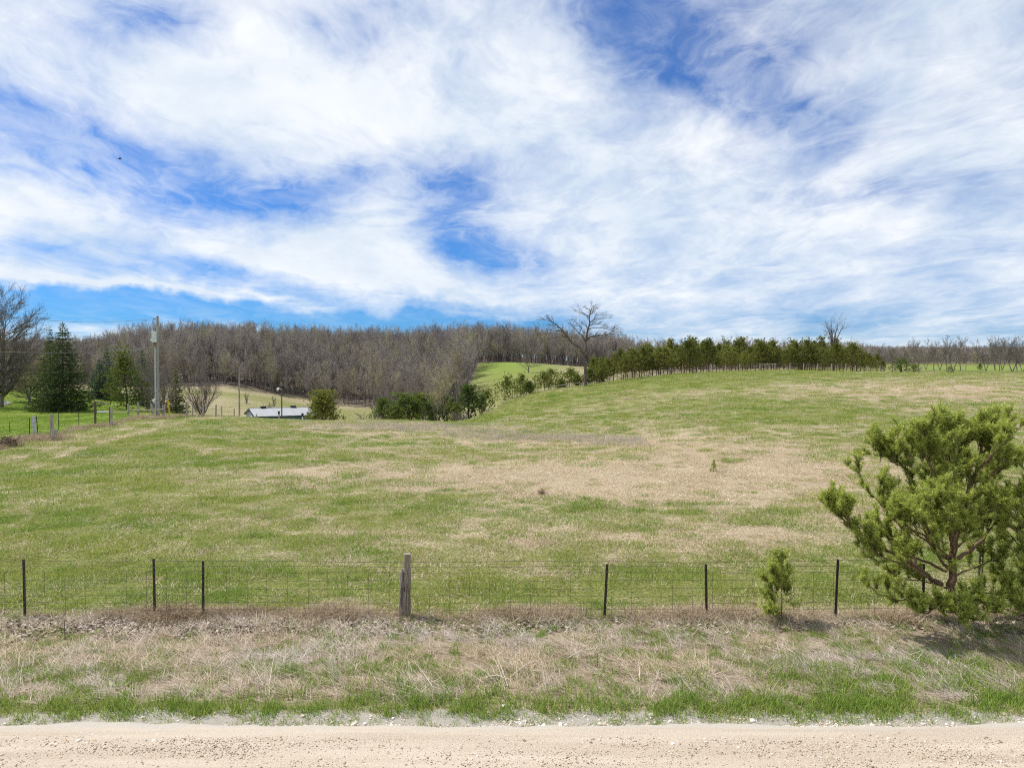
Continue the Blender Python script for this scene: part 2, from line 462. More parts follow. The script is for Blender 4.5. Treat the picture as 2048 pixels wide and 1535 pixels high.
M['twig_elm'] = tree_mat('twig_elm', (.10, .082, .074), (.155, .13, .118), (.22, .19, .172))
M['bark_grey'] = bark_mat('bark_grey', (.14, .12, .105), (.36, .325, .295), 3)
M['bark_dark'] = bark_mat('bark_dark', (.075, .064, .054), (.20, .17, .145), 3)
M['bark_pine'] = bark_mat('bark_pine', (.10, .07, .048), (.32, .21, .125), 9)
M['needle_pine'] = tree_mat('needle_pine', (.065, .085, .022), (.18, .20, .042), (.32, .33, .075), .35, .6)
M['needle_scots'] = tree_mat('needle_scots', (.085, .125, .03), (.27, .345, .07), (.56, .60, .15), .30, .5)
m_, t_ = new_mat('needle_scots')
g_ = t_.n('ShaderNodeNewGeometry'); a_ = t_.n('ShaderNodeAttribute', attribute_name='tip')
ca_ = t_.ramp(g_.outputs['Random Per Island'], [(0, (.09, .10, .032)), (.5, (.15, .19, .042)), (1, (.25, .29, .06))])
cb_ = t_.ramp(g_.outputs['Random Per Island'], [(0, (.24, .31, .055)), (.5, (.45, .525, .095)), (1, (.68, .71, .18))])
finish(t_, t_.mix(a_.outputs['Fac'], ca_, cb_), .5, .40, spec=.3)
M['needle_scots'] = m_
M['needle_spruce'] = tree_mat('needle_spruce', (.04, .066, .026), (.095, .132, .042), (.21, .225, .062), .3, .6)
M['needle_blue'] = tree_mat('needle_blue', (.034, .068, .048), (.066, .115, .075), (.12, .17, .09), .25, .6)
M['needle_cedar'] = tree_mat('needle_cedar', (.05, .09, .022), (.12, .175, .036), (.21, .26, .06), .3, .6)
M['needle_young'] = tree_mat('needle_young', (.08, .115, .022), (.17, .21, .042), (.28, .30, .07), .35, .6)
def wood_mat(name, a, b, sc=30):
    m, t = new_mat(name)
    tcn = t.n('ShaderNodeTexCoord'); mp = t.n('ShaderNodeMapping')
    t.l(tcn.outputs['Object'], mp.inputs[0]); mp.inputs['Scale'].default_value = (sc, sc, sc * .05)
    n = t.noise(mp.outputs[0], 1.0, 6, .65)
    n2 = t.noise(tcn.outputs['Object'], 3.0, 4, .6)
    c = t.mix(t.mapr(n.outputs[0], .3, .7), a, b)
    c = t.mix(t.mapr(n2.outputs[0], .5, .8, 0, .5), c, (a[0] * .5, a[1] * .5, a[2] * .45))
    finish(t, c, .88, bump=bumpn(t, n.outputs[0], .9, .015), spec=.15)
    return m
M['post_wood'] = wood_mat('post_wood', (.19, .16, .13), (.52, .465, .40))
M['post_old'] = wood_mat('post_old', (.13, .105, .08), (.37, .31, .245))
M['post_dark'] = wood_mat('post_dark', (.07, .055, .045), (.17, .14, .115))
M['pole_wood'] = wood_mat('pole_wood', (.20, .185, .17), (.42, .40, .375), 12)
M['rot_wood'] = wood_mat('rot_wood', (.10, .088, .078), (.34, .31, .28))
def plain(name, c, rough=.6, metal=0.0, var=.25, sc=6, spec=.3):
    m, t = new_mat(name)
    tcn = t.n('ShaderNodeTexCoord')
    n = t.noise(tcn.outputs['Object'], sc, 5, .6)
    cc = t.mix(t.mapr(n.outputs[0], .3, .7), tuple(x * (1 - var) for x in c), tuple(min(1, x * (1 + var * .4)) for x in c))
    finish(t, cc, rough, spec=spec, metal=metal)
    return m
M['steel_rust'] = plain('steel_rust', (.050, .036, .030), .7, .0, .45, 9)
M['wire'] = plain('wire', (.10, .085, .07), .6, .2, .4, 3)
M['grey_paint'] = plain('grey_paint', (.62, .66, .66), .45)
M['conduit'] = plain('conduit', (.50, .52, .55), .5)
M['ceramic'] = plain('ceramic', (.16, .12, .10), .3)
M['copper'] = plain('copper', (.25, .12, .06), .5)
M['yellow'] = plain('yellow', (.72, .47, .02), .5)
M['white_paint'] = plain('white_paint', (.78, .78, .76), .5, 0, .1)
M['black'] = plain('black', (.02, .02, .022), .6)
M['cable'] = plain('cable', (.10, .11, .12), .6)
M['barn_white_lit'] = plain('barn_white_lit', (.62, .68, .76), .55, 0, .08)  # sunward gable, its sunlight put into the colour
M['barn_blue'] = plain('barn_blue', (.13, .24, .32), .55, 0, .12)  # blue walls, their shade put into the colour as a darker tone
M['barn_trim'] = plain('barn_trim', (.035, .06, .08), .6)
M['barn_roof'] = plain('barn_roof', (.31, .32, .335), .55, 0.0, .10, 1.2)
M['stone'] = plain('stone', (.42, .40, .38), .9, 0, .4, 2)
M['bird'] = plain('bird', (.02, .02, .02), .8)
M['glass_lamp'] = plain('glass_lamp', (.75, .75, .72), .25)

GREEN = [(0, (.19, .225, .042)), (.5, (.34, .385, .083)), (1, (.50, .525, .175))]
LUSH = [(0, (.105, .19, .024)), (.5, (.19, .315, .042)), (1, (.31, .44, .09))]
LAWN = [(0, (.14, .22, .028)), (.5, (.23, .335, .045)), (1, (.35, .45, .095))]
STRAW = [(0, (.34, .27, .17)), (.35, (.56, .47, .32)), (.75, (.72, .62, .45)), (1, (.80, .71, .54))]
TAN = [(0, (.33, .25, .165)), (.4, (.54, .43, .295)), (.8, (.68, .565, .41)), (1, (.76, .665, .52))]
GREY = [(0, (.36, .30, .25)), (.5, (.58, .51, .45)), (1, (.74, .68, .62))]
BROWN = [(0, (.12, .080, .045)), (.5, (.30, .215, .13)), (1, (.50, .38, .24))]
M['grass_field'] = blade_mat('grass_field', GREEN, .35, 'mixv', LUSH)
M['grass_straw'] = blade_mat('grass_straw', STRAW, .35, 'mixv', TAN)
M['grass_lush'] = blade_mat('grass_lush', LUSH, .35, 'mixv', GREEN)
M['grass_lawn'] = blade_mat('grass_lawn', LAWN, .35, 'mixv', GREEN)
M['grass_tan'] = blade_mat('grass_tan', TAN, .35, 'mixv', GREY)
M['grass_brown'] = blade_mat('grass_brown', BROWN, .15, 'mixv', TAN)
M['stalk'] = blade_mat('stalk', [(0, (.40, .33, .24)), (1, (.66, .60, .50))], .1)
M['leaf_litter'] = blade_mat('leaf_litter', [(0, (.10, .075, .055)), (.5, (.28, .22, .17)), (1, (.50, .44, .37))], .1)

def ground_mat():
    m, t = new_mat('ground')
    g = t.n('ShaderNodeNewGeometry'); pos = g.outputs['Position']
    def att(n):
        a = t.n('ShaderNodeAttribute', attribute_name=n); return a.outputs['Fac']
    fine = t.noise(pos, 14.0, 8, .85)
    med = t.noise(pos, 1.7, 5, .65)
    mp = t.n('ShaderNodeMapping'); t.l(pos, mp.inputs[0]); mp.inputs['Scale'].default_value = (.8, 1.3, .5)
    strk = t.noise(mp.outputs[0], 1.6, 6, .7)
    d = t.math('MULTIPLY_ADD', t.math('SUBTRACT', fine.outputs[0], .5), 2.0, att('dry'))
    d = t.math('MULTIPLY_ADD', t.math('SUBTRACT', med.outputs[0], .5), .6, d)
    d = t.math('MULTIPLY_ADD', t.math('SUBTRACT', strk.outputs[0], .5), .5, d, )
    d = t.mapr(d, .25, .80)
    gcol = t.mix(t.mapr(fine.outputs[0], .41, .60), (.07, .08, .022), (.25, .265, .08))  # ground tone darkened to paint shade into gaps between blades
    scol = t.mix(t.mapr(fine.outputs[0], .40, .60), (.17, .125, .08), (.52, .43, .30))
    c = t.mix(d, gcol, scol)
    lush = t.mix(fine.outputs[0], (.11, .175, .025), (.21, .30, .048))
    c = t.mix(t.math('MULTIPLY', att('lawn'), .9), c, lush)
    litter = t.mix(t.mapr(t.noise(pos, .5, 6, .7).outputs[0], .3, .7), (.10, .082, .068), (.19, .155, .128))
    c = t.mix(att('wood'), c, litter)
    verge = t.mix(t.mapr(fine.outputs[0], .35, .65), (.17, .135, .095), (.36, .29, .21))
    c = t.mix(att('verge'), c, verge)
    dust = t.mix(fine.outputs[0], (.24, .215, .18), (.47, .44, .385))
    dm = t.math('ADD', att('dust'), t.math('MULTIPLY', t.math('SUBTRACT', med.outputs[0], .5), 1.6))
    c = t.mix(t.math('MULTIPLY', t.mapr(dm, .35, .65), t.mapr(att('dust'), .02, .15)), c, dust)
    bh = t.math('ADD', fine.outputs[0], med.outputs[0])
    finish(t, c, .95, bump=bumpn(t, bh, .6, .06), spec=.1)
    return m
M['ground'] = ground_mat()
def road_mat():
    m, t = new_mat('road')
    g = t.n('ShaderNodeNewGeometry'); pos = g.outputs['Position']
    n1 = t.noise(pos, 55, 5, .7); n2 = t.noise(pos, 1.1, 4, .6); n3 = t.noise(pos, 16, 5, .7)
    mp = t.n('ShaderNodeMapping'); t.l(pos, mp.inputs[0]); mp.inputs['Scale'].default_value = (.15, 3.0, 1)
    tr = t.noise(mp.outputs[0], 1.0, 4, .6)
    c = t.mix(t.mapr(n1.outputs[0], .3, .7), (.305, .25, .195), (.485, .412, .33))
    c = t.mix(t.mapr(tr.outputs[0], .4, .65, 0, .55), c, (.52, .455, .375))
    a = t.n('ShaderNodeAttribute', attribute_name='edge')
    e = t.math('ADD', a.outputs['Fac'], t.math('MULTIPLY', t.math('SUBTRACT', n2.outputs[0], .5), .9))
    pale = t.mix(n3.outputs[0], (.32, .29, .25), (.48, .445, .39))
    c = t.mix(t.mapr(e, .3, .75), c, pale)
    v = t.n('ShaderNodeTexVoronoi'); t.l(pos, v.inputs['Vector']); v.inputs['Scale'].default_value = 75
    h = t.math('MULTIPLY_ADD', v.outputs['Distance'], -1.0, n3.outputs[0])
    finish(t, c, .95, bump=bumpn(t, h, .5, .012), spec=.15)
    return m
M['road'] = road_mat()
m_, t_ = new_mat('pebble')
gi_ = t_.n('ShaderNodeAttribute', attribute_type='INSTANCER', attribute_name='mixv')
finish(t_, t_.ramp(gi_.outputs['Fac'], [(0, (.24, .185, .135)), (.3, (.42, .335, .245)), (.8, (.56, .47, .36)), (1, (.66, .62, .56))]), .9, spec=.15)
M['pebble'] = m_

# ------------------------------------------------------------------ ground sheet
def sinh_lines(c, s, lo, hi, n):
    a, b = math.asinh((lo - c) / s), math.asinh((hi - c) / s)
    return c + s * np.sinh(np.linspace(a, b, n))
xs = sinh_lines(0, 28, -3200, 3200, 640)
ys = sinh_lines(16, 12, -200, 4000, 620)
X, Y = np.meshgrid(xs, ys)
Z = gz(X, Y)
nv = X.size
me = bpy.data.meshes.new('ground')
me.vertices.add(nv)
co = np.stack([X.ravel(), Y.ravel(), Z.ravel()], 1)
me.vertices.foreach_set('co', co.ravel())
nx, ny = len(xs), len(ys)
I = (np.arange(ny - 1)[:, None] * nx + np.arange(nx - 1)[None]).ravel()
quads = np.stack([I, I + 1, I + nx + 1, I + nx], 1)
me.loops.add(quads.size); me.polygons.add(len(quads))
me.loops.foreach_set('vertex_index', quads.ravel())
me.polygons.foreach_set('loop_start', np.arange(len(quads)) * 4)
me.polygons.foreach_set('loop_total', np.full(len(quads), 4))
me.polygons.foreach_set('use_smooth', np.ones(len(quads), bool))
me.update(calc_edges=True)
def attr(me, name, vals, typ='FLOAT'):
    a = me.attributes.new(name, typ, 'POINT')
    a.data.foreach_set('vector' if typ == 'FLOAT_VECTOR' else 'value', np.ascontiguousarray(vals).ravel())
fx, fy, fz = co[:, 0], co[:, 1], co[:, 2]
wm, wedge = wood_mask(fx, fy)
px_, row_ = proj(fx, fy, fz)
dm = dry_mask(fx, fy, fz)
far = sstep(fy, 150, 175)
ppx = CX + F * fx / np.maximum(fy, 1)
# far meadows: green on the knoll and to the right, straw behind the barn
farv = .50 + .8 * (fbm(fx * .03, fy * .05, 77) - .5) - .40 * np.exp(-((ppx - 1020) / 95) ** 2) - .5 * sstep(ppx, 1500, 1750) * (fy > 200)
dm = dm * (1 - far) + farv * far
attr(me, 'dry', np.clip(dm, 0, 1))
attr(me, 'lawn', np.clip(lawn_mask(fx, fy, fz) + .75 * np.exp(-((ppx - 1015) / 85) ** 2) * sstep(fy, 215, 300) * (fy < 335) + .6 * ((ppx > 1820) & (fy > 225) & (fy < 500)), 0, 1))
attr(me, 'wood', sstep(fy - wedge, -6, 10) * (fy < 1600))
attr(me, 'verge', sstep(fy, 10.0, 10.8) * (1 - sstep(fy, 14.2, 15.2)))
attr(me, 'dust', 1 - sstep(fy, 9.8, 10.6))
me.materials.append(M['ground'])
ground = tag(link_data('ground', me), kind='structure')

# ------------------------------------------------------------------ gravel road
rx = sinh_lines(0, 30, -400, 400, 900)
ry = np.concatenate([np.linspace(2.6, 8.4, 12), np.linspace(8.55, 9.95, 30)])
RX, RY = np.meshgrid(rx, ry)
t01 = (RY - 8.55) / (9.95 - 8.55)
wob = .45 * (fbm(RX * .7, 0 * RX, 41) - .5) + .16 * (fbm(RX * 3, 0 * RX, 43) - .5)
RY2 = RY + np.where(RY > 8.5, wob * np.clip(t01, 0, 1), 0)
RZ = .045 - .12 * np.clip((RY - 9.45) / .5, 0, 1) ** 2 - .10 * np.clip((3.2 - RY) / .6, 0, 1) + .022 * (fbm(RX * 1.4, RY * 4, 12) - .5) + .014 * (fbm(RX * 9, RY * 9, 14) - .5)
RZ += .03 * np.exp(-((RY2 - 9.6 + .2 * (fbm(RX * .5, RX * 0, 3) - .5)) / .16) ** 2)
nx, ny = len(rx), len(ry)
I = (np.arange(ny - 1)[:, None] * nx + np.arange(nx - 1)[None]).ravel()
me = bpy.data.meshes.new('road')
me.from_pydata(np.stack([RX.ravel(), RY2.ravel(), RZ.ravel()], 1).tolist(), [], np.stack([I, I + 1, I + nx + 1, I + nx], 1).tolist())
attr(me, 'edge', sstep(RY2.ravel(), 9.30, 9.85))
me.polygons.foreach_set('use_smooth', np.ones(len(me.polygons), bool))
me.materials.append(M['road'])
road = tag(link_data('road', me), kind='structure')

# ------------------------------------------------------------------ scatter (stuff only)
def scatter(name, pts, rot, scl, var, sources, extra, label=None):
    me = bpy.data.meshes.new(name)
    me.vertices.add(len(pts)); me.vertices.foreach_set('co', np.ascontiguousarray(pts, dtype=np.float32).ravel())
    me.update()
    attr(me, 'rot', rot, 'FLOAT_VECTOR'); attr(me, 'scl', scl); attr(me, 'var', np.asarray(var, np.int32), 'INT')
    for k, v in extra.items():
        attr(me, k, v)
    sc = bpy.data.collections.new(name + '_source')
    for i, s in enumerate(sources):
        so_ = bpy.data.objects.new('%03d_%s' % (i, name), s); sc.objects.link(so_)
    ng = bpy.data.node_groups.new(name, 'GeometryNodeTree')
    ng.interface.new_socket('Geometry', in_out='INPUT', socket_type='NodeSocketGeometry')
    ng.interface.new_socket('Geometry', in_out='OUTPUT', socket_type='NodeSocketGeometry')
    gi = ng.nodes.new('NodeGroupInput'); go = ng.nodes.new('NodeGroupOutput')
    ip = ng.nodes.new('GeometryNodeInstanceOnPoints'); ci = ng.nodes.new('GeometryNodeCollectionInfo')
    ci.inputs[0].default_value = sc; ci.inputs[1].default_value = True; ci.inputs[2].default_value = True
    ip.inputs['Pick Instance'].default_value = True
    def na(n, dt):
        a = ng.nodes.new('GeometryNodeInputNamedAttribute'); a.data_type = dt; a.inputs[0].default_value = n
        return [o for o in a.outputs if o.enabled][0]
    L = ng.links.new
    L(gi.outputs[0], ip.inputs['Points']); L(ci.outputs[0], ip.inputs['Instance'])
    L(na('var', 'INT'), ip.inputs['Instance Index']); L(na('rot', 'FLOAT_VECTOR'), ip.inputs['Rotation']); L(na('scl', 'FLOAT'), ip.inputs['Scale'])
    L(ip.outputs[0], go.inputs[0])
    o = link_data(name, me)
    md = o.modifiers.new('scatter', 'NODES'); md.node_group = ng
    return tag(o, label, kind='stuff')
def blades(name, n, rad, hmin, hmax, w, tilt, tiltv, seed, mat, bend=.35, dirb=None, dirs=1.5, gaussr=False, basez=0.0):
    r = np.random.default_rng(seed)
    if gaussr:
        p = r.normal(0, rad, (n, 2))
    else:
        a = r.uniform(0, 2 * np.pi, n); q = rad * np.sqrt(r.uniform(0, 1, n)); p = np.stack([q * np.cos(a), q * np.sin(a)], 1)
    h = r.uniform(hmin, hmax, n); th = np.clip(r.normal(tilt, tiltv, n), 0, 1.53)
    ph = r.uniform(0, 2 * np.pi, n) if dirb is None else r.normal(dirb, dirs, n)
    d1 = np.stack([np.sin(th) * np.cos(ph), np.sin(th) * np.sin(ph), np.cos(th)], 1)
    th2 = np.clip(th + r.uniform(0, bend * 2, n), 0, 1.62)
    d2 = np.stack([np.sin(th2) * np.cos(ph), np.sin(th2) * np.sin(ph), np.cos(th2)], 1)
    b = np.stack([p[:, 0], p[:, 1], np.full(n, basez - .01)], 1)
    b[:, 2] += r.uniform(0, .03, n) * (tilt > 1.0)
    mid = b + d1 * (h * .5)[:, None]; tip = mid + d2 * (h * .5)[:, None]
    sa = r.uniform(0, 2 * np.pi, n)
    s = np.stack([np.cos(sa), np.sin(sa), r.uniform(-.3, .3, n)], 1) * (w * r.uniform(.6, 1.3, n))[:, None]
    V = np.stack([b - s, b + s, mid + s * .7, mid - s * .7, tip], 1).reshape(-1, 3)
    k = np.arange(n) * 5
    me = bpy.data.meshes.new(name)
    faces = [(i, i + 1, i + 2, i + 3) for i in k] + [(i + 3, i + 2, i + 4) for i in k]
    me.from_pydata(V.tolist(), [], faces)
    me.materials.append(mat)
    return me
rng = np.random.default_rng(7)
def fan_points(y0, y1, dens, margin=1.10):
    """uniform ground points inside the widened view wedge"""
    half = .74 * margin
    A_ = half * (y1 ** 2 - y0 ** 2)
    n = int(A_ * dens * .9)
    y = np.sqrt(rng.uniform(y0 ** 2, y1 ** 2, n)); x = rng.uniform(-half, half, n) * y
    return x, y
def zrot(n):
    return np.stack([np.zeros(n), np.zeros(n), rng.uniform(0, 6.283, n)], 1)

g_src = [blades('field_blades', 230, .36, .035, .115, .0042, .50, .38, 100 + i, M['grass_field']) for i in range(4)]
s_src = [blades('straw_blades', 230, .45, .04, .115, .0038, 1.28, .22, 200 + i, M['grass_straw'], .1, 2.6, 1.2) for i in range(4)]
parts_g, parts_s = [], []
for (y0, y1, dens, sc) in ((14.4, 26, 9.5, 1.0), (26, 48, 4.2, 1.35), (48, 85, 1.7, 2.0), (85, 152, .7, 2.8)):
    x, y = fan_points(y0, y1, dens)
    z = gz(x, y); d = dry_mask(x, y, z)
    ok = (lawn_mask(x, y, z) < .5)
    u = rng.uniform(0, 1, len(x))
    isg = (u > d * 1.05 - .02) & ok; iss = (u < d + .22) & ok
    hs = 1.0 if sc < 1.5 else .8
    for sel, lst in ((isg, parts_g), (iss, parts_s)):
        n = sel.sum()
        lst.append((np.stack([x[sel], y[sel], z[sel]], 1), rng.uniform(.75, 1.2, n) * (.45 + 1.3 * sstep(fbm(x[sel] * 1.3, y[sel] * 1.3, 131), .25, .75)) * sc * hs, x[sel], y[sel]))
def cat(parts):
    return np.concatenate([p[0] for p in parts]), np.concatenate([p[1] for p in parts])
P, S = cat(parts_g); n = len(P)
scatter('field_grass', P, zrot(n), S, rng.integers(0, 4, n), g_src,
        {'mixv': np.clip((fbm(P[:, 0] * .25, P[:, 1] * .4, 55) - .45) * 2.5 + rng.normal(0.05, .38, n), 0, 1)}, 'short green spring grass growing over the whole pasture')
P, S = cat(parts_s); n = len(P)
scatter('field_straw', P, np.stack([np.zeros(n), np.zeros(n), rng.normal(0, .8, n)], 1), S, rng.integers(0, 4, n), s_src,
        {'mixv': np.clip((fbm(P[:, 0] * .12, P[:, 1] * .25, 65) - .40) * 2.2 + rng.normal(.05, .35, n), 0, 1)}, 'flattened straw coloured dead grass lying in the pasture')
# lawn beyond the left fence
x, y = fan_points(42, 135, 1.0)
z = gz(x, y); ok = lawn_mask(x, y, z) > rng.uniform(.2, 1, len(x)); n = ok.sum()
lw_src = [blades('lawn_blades', 220, .5, .04, .08, .005, .35, .3, 300 + i, M['grass_lawn']) for i in range(3)]
scatter('lawn_grass', np.stack([x[ok], y[ok], z[ok]], 1), zrot(n), rng.uniform(1.8, 2.6, n), rng.integers(0, 3, n), lw_src, {'mixv': np.clip((fbm(x[ok] * .12, y[ok] * .2, 57) - .4) * 3.5, 0, 1)}, 'bright green lawn beyond the fence')

# verge between the road and the fence
def strip_points(y0, y1, dens):
    n = int((y1 - y0) * 30 * dens)
    return rng.uniform(-15, 15, n), rng.uniform(y0, y1, n)
vg_src = [blades('verge_blades', 46, .17, .06, .18, .0048, .35, .28, 400 + i, M['grass_lush'], .35) for i in range(4)]
x, y = strip_points(9.5, 14.2, 70)
z = gz(x, y)
gm = fbm(x * .8, y * 1.4, 91, 4)
pg = np.exp(-((y - 10.20) / .34) ** 2) * (.34 + .9 * (gm - .25)) + (y > 10.3) * sstep(gm, .34, .62) * (.27 + .08 * sstep(x, -3, 6)) + .12 + .05 * sstep(x, -3, 6)
pg *= (.12 + .88 * sstep(y + 1.0 * (fbm(x * 2.2, y * 2.2, 92) - .5), 9.65, 10.05))
ok = rng.uniform(0, 1, len(x)) < pg; n = ok.sum()
hs = .55 + .55 * sstep(y[ok], 9.8, 10.4) - .35 * sstep(y[ok], 11.2, 12.2)
scatter('verge_grass', np.stack([x[ok], y[ok], z[ok]], 1), zrot(n), hs * rng.uniform(.7, 1.25, n), rng.integers(0, 4, n), vg_src,
        {'mixv': np.clip(rng.normal(.35, .3, n), 0, 1)}, 'fresh green grass tufts along the edge of the gravel road')
vd_src = [blades('verge_straw', 110, .22, .10, .32, .0038, 1.36, .20, 500 + i, M['grass_tan'], .12, 2.5, .75) for i in range(4)]
x, y = strip_points(10.55, 14.1, 20)
z = gz(x, y)
gm2 = fbm(x * .6 + 3, y * 1.1, 191, 4)
pd = sstep(y, 10.1, 10.7) * (.50 + .5 * sstep(gm2 + .16 * np.exp(-((y - 11.7) / .7) ** 2) - .012 * x, .38, .66))
ok = rng.uniform(0, 1, len(x)) < pd; n = ok.sum()
scatter('verge_dead_grass', np.stack([x[ok], y[ok], z[ok]], 1), np.stack([rng.normal(0, .12, n), rng.normal(0, .12, n), rng.normal(0, .6, n)], 1), rng.uniform(.7, 1.25, n), rng.integers(0, 4, n), vd_src,
        {'mixv': np.clip((fbm(x[ok] * .7, y[ok], 95) - .3) * 2.0, 0, 1)}, 'flattened tan dead grass on the road verge')
st_src = [blades('long_stalks', 14, .16, .35, .80, .0042, 1.05, .25, 600 + i, M['stalk'], .25, 2.45, .35) for i in range(5)]
x, y = strip_points(10.7, 13.2, 2.2)
ok = rng.uniform(0, 1, len(x)) < .25 + .75 * sstep(fbm(x * .6, y * .9, 33), .45, .65) * np.exp(-((y - 11.4) / .8) ** 2); n = ok.sum()
scatter('dead_stalks', np.stack([x[ok], y[ok], gz(x[ok], y[ok])], 1), np.stack([rng.normal(0, .15, n), rng.normal(0, .15, n), rng.normal(0, .5, n)], 1), rng.uniform(.6, 1.1, n), rng.integers(0, 5, n), st_src, {'mixv': rng.uniform(0, 1, n)}, 'long pale dead stalks leaning over the verge')
# brown thatch at the foot of the wire fence
ft_src = [blades('thatch', 170, .17, .14, .40, .0038, .75, .35, 700 + i, M['grass_brown'], .75, None, 1, True) for i in range(4)]
n = 620
x = rng.uniform(-14, 14, n); y = 14.2 + rng.normal(0, .13, n)
hh = .36 + .75 * sstep(fbm(x * .55, x * 0, 61), .35, .7)
for cx0 in (-7.15, 5.35, 8.2, 9.6):
    hh += .35 * np.exp(-((x - cx0) / .5) ** 2)
scatter('fence_thatch', np.stack([x, y, gz(x, y)], 1), zrot(n), hh * rng.uniform(.7, 1.15, n), rng.integers(0, 4, n), ft_src,
        {'mixv': np.clip(rng.normal(.52, .3, n) + .03 * x, 0, 1)}, 'matted brown dead grass along the foot of the wire fence')
# brown thatch along the left fence and the ridge fence
lp = []
for (a, b), (c, d) in zip(LFENCE[:-1], LFENCE[1:]):
    for k in range(46):
        tt = random.random(); p = hit(a + (c - a) * tt, min(b + (d - b) * tt, 905) + random.gauss(0, .8)); lp.append((p.x + random.gauss(0, .3), p.y + random.gauss(0, .4)))
lp = np.array(lp); n = len(lp)
scatter('fence_weeds', np.stack([lp[:, 0], lp[:, 1], gz(lp[:, 0], lp[:, 1])], 1), zrot(n), rng.uniform(.8, 1.7, n), rng.integers(0, 4, n), ft_src,
        {'mixv': rng.uniform(.2, .9, n)}, 'brown dead weeds along the far left fence')
# fallen leaves
lv = []
rr = np.random.default_rng(5)
for i in range(3):
    g_ = G()
    for k in range(40):
        c = Vector((rr.normal(0, .22), rr.normal(0, .14), rr.uniform(.0, .04))); a = rr.uniform(0, 6.28); s = rr.uniform(.02, .05)
        u = Vector((math.cos(a), math.sin(a), rr.uniform(-.5, .5))) * s; v = Vector((-math.sin(a), math.cos(a), rr.uniform(-.5, .5))) * s * .7
        g_.quad(c - u, c + v, c + u, c - v)
    lv.append(g_.mesh('leaves', M['leaf_litter']))
n = 420
x = np.where(rng.uniform(0, 1, n) < .72, rng.uniform(-14, -3, n), rng.uniform(-3, 13, n)); y = 13.75 + rng.normal(0, .22, n) - .3 * (x < -3) * rng.uniform(0, 1, n)
scatter('fallen_leaves', np.stack([x, y, gz(x, y) + .02], 1), zrot(n), rng.uniform(.7, 1.2, n), rng.integers(0, 3, n), lv, {'mixv': rng.uniform(0, 1, n)}, 'dry fallen leaves scattered in front of the wire fence')
# pebbles on the road
ico = []
for i in range(4):
    r_ = np.random.default_rng(i)
    g_ = G()
    ph = (1 + 5 ** .5) / 2
    vv = [(-1, ph, 0), (1, ph, 0), (-1, -ph, 0), (1, -ph, 0), (0, -1, ph), (0, 1, ph), (0, -1, -ph), (0, 1, -ph), (ph, 0, -1), (ph, 0, 1), (-ph, 0, -1), (-ph, 0, 1)]
    g_.v = [Vector(q) * (.52 * r_.uniform(.75, 1.2)) * 1.0 for q in vv]
    for q in g_.v: q.z *= .65
    g_.f = [(0, 11, 5), (0, 5, 1), (0, 1, 7), (0, 7, 10), (0, 10, 11), (1, 5, 9), (5, 11, 4), (11, 10, 2), (10, 7, 6), (7, 1, 8), (3, 9, 4), (3, 4, 2), (3, 2, 6), (3, 6, 8), (3, 8, 9), (4, 9, 5), (2, 4, 11), (6, 2, 10), (8, 6, 7), (9, 8, 1)]
    ico.append(g_.mesh('stone', M['pebble']))
n = 70000
x = rng.uniform(-11, 11, n); y = rng.uniform(8.3, 10.25, n)
keep = rng.uniform(0, 1, n) < .35 + .65 * sstep(fbm(x * .5, y * 2.0, 71), .35, .65)
x, y = x[keep], y[keep]; n = len(x)
zz = .045 - .12 * np.clip((y - 9.45) / .5, 0, 1) ** 2
sz = np.clip(rng.lognormal(-5.15, .48, n), .003, .028)
scatter('gravel', np.stack([x, y, zz + sz * .2], 1), zrot(n), sz, rng.integers(0, 4, n), ico, {'mixv': rng.uniform(0, 1, n) * (1 - .0 * y)}, 'loose gravel and pebbles on the road')

# pale grit along the shoulder
n = 16000
x = rng.uniform(-11, 11, n); y = 9.66 + rng.normal(0, .20, n) + .3 * (fbm(x * .8, x * 0, 77) - .5)
keep = rng.uniform(0, 1, n) < .15 + .85 * sstep(fbm(x * 1.3, y * 3, 79), .4, .62)
x, y = x[keep], y[keep]; n = len(x)
zz = np.maximum(.03 - .12 * np.clip((y - 9.45) / .5, 0, 1) ** 2, gz(x, y))
sz = np.clip(rng.lognormal(-4.6, .5, n), .004, .045)
scatter('shoulder_grit', np.stack([x, y, zz + sz * .2], 1), zrot(n), sz, rng.integers(0, 4, n), ico, {'mixv': np.clip(rng.uniform(.45, 1.3, n), 0, 1)}, 'pale crushed stone along the shoulder of the road')

# rough tussocks that break up the pasture, and the band of pale standing stalks along the crest
tu_src = [blades('tussock', 110, .13, .05, .16, .0048, .85, .35, 800 + i, M['grass_straw'], .6, 2.6, 1.6, True) for i in range(4)]
x, y = fan_points(15, 75, 2.6)
z = gz(x, y); d = dry_mask(x, y, z); px, row = proj(x, y, z)
k = sstep(fbm(x * .5, y * .5, 211), .42, .66) * (.25 + d) * (lawn_mask(x, y, z) < .5) * (1 - .75 * sstep(-px, -520, -200))
k = k + .9 * np.exp(-((px - 1550) / 40) ** 2 - ((row - 927) / 8) ** 2)
ok = rng.uniform(0, 1, len(x)) < k; n = ok.sum()
scatter('field_tussocks', np.stack([x[ok], y[ok], z[ok]], 1), np.stack([np.zeros(n), np.zeros(n), rng.normal(0, .7, n)], 1), rng.uniform(.6, 1.5, n), rng.integers(0, 4, n), tu_src, {'mixv': rng.uniform(0, 1, n)}, 'rough straw coloured tussocks dotted over the pasture')
gt_src = [blades('green_tuft', 110, .14, .08, .20, .0048, .45, .35, 900 + i, M['grass_lush'], .5, None, 1, True) for i in range(3)]
x, y = fan_points(14.6, 75, 2.2)
z = gz(x, y); d = dry_mask(x, y, z)
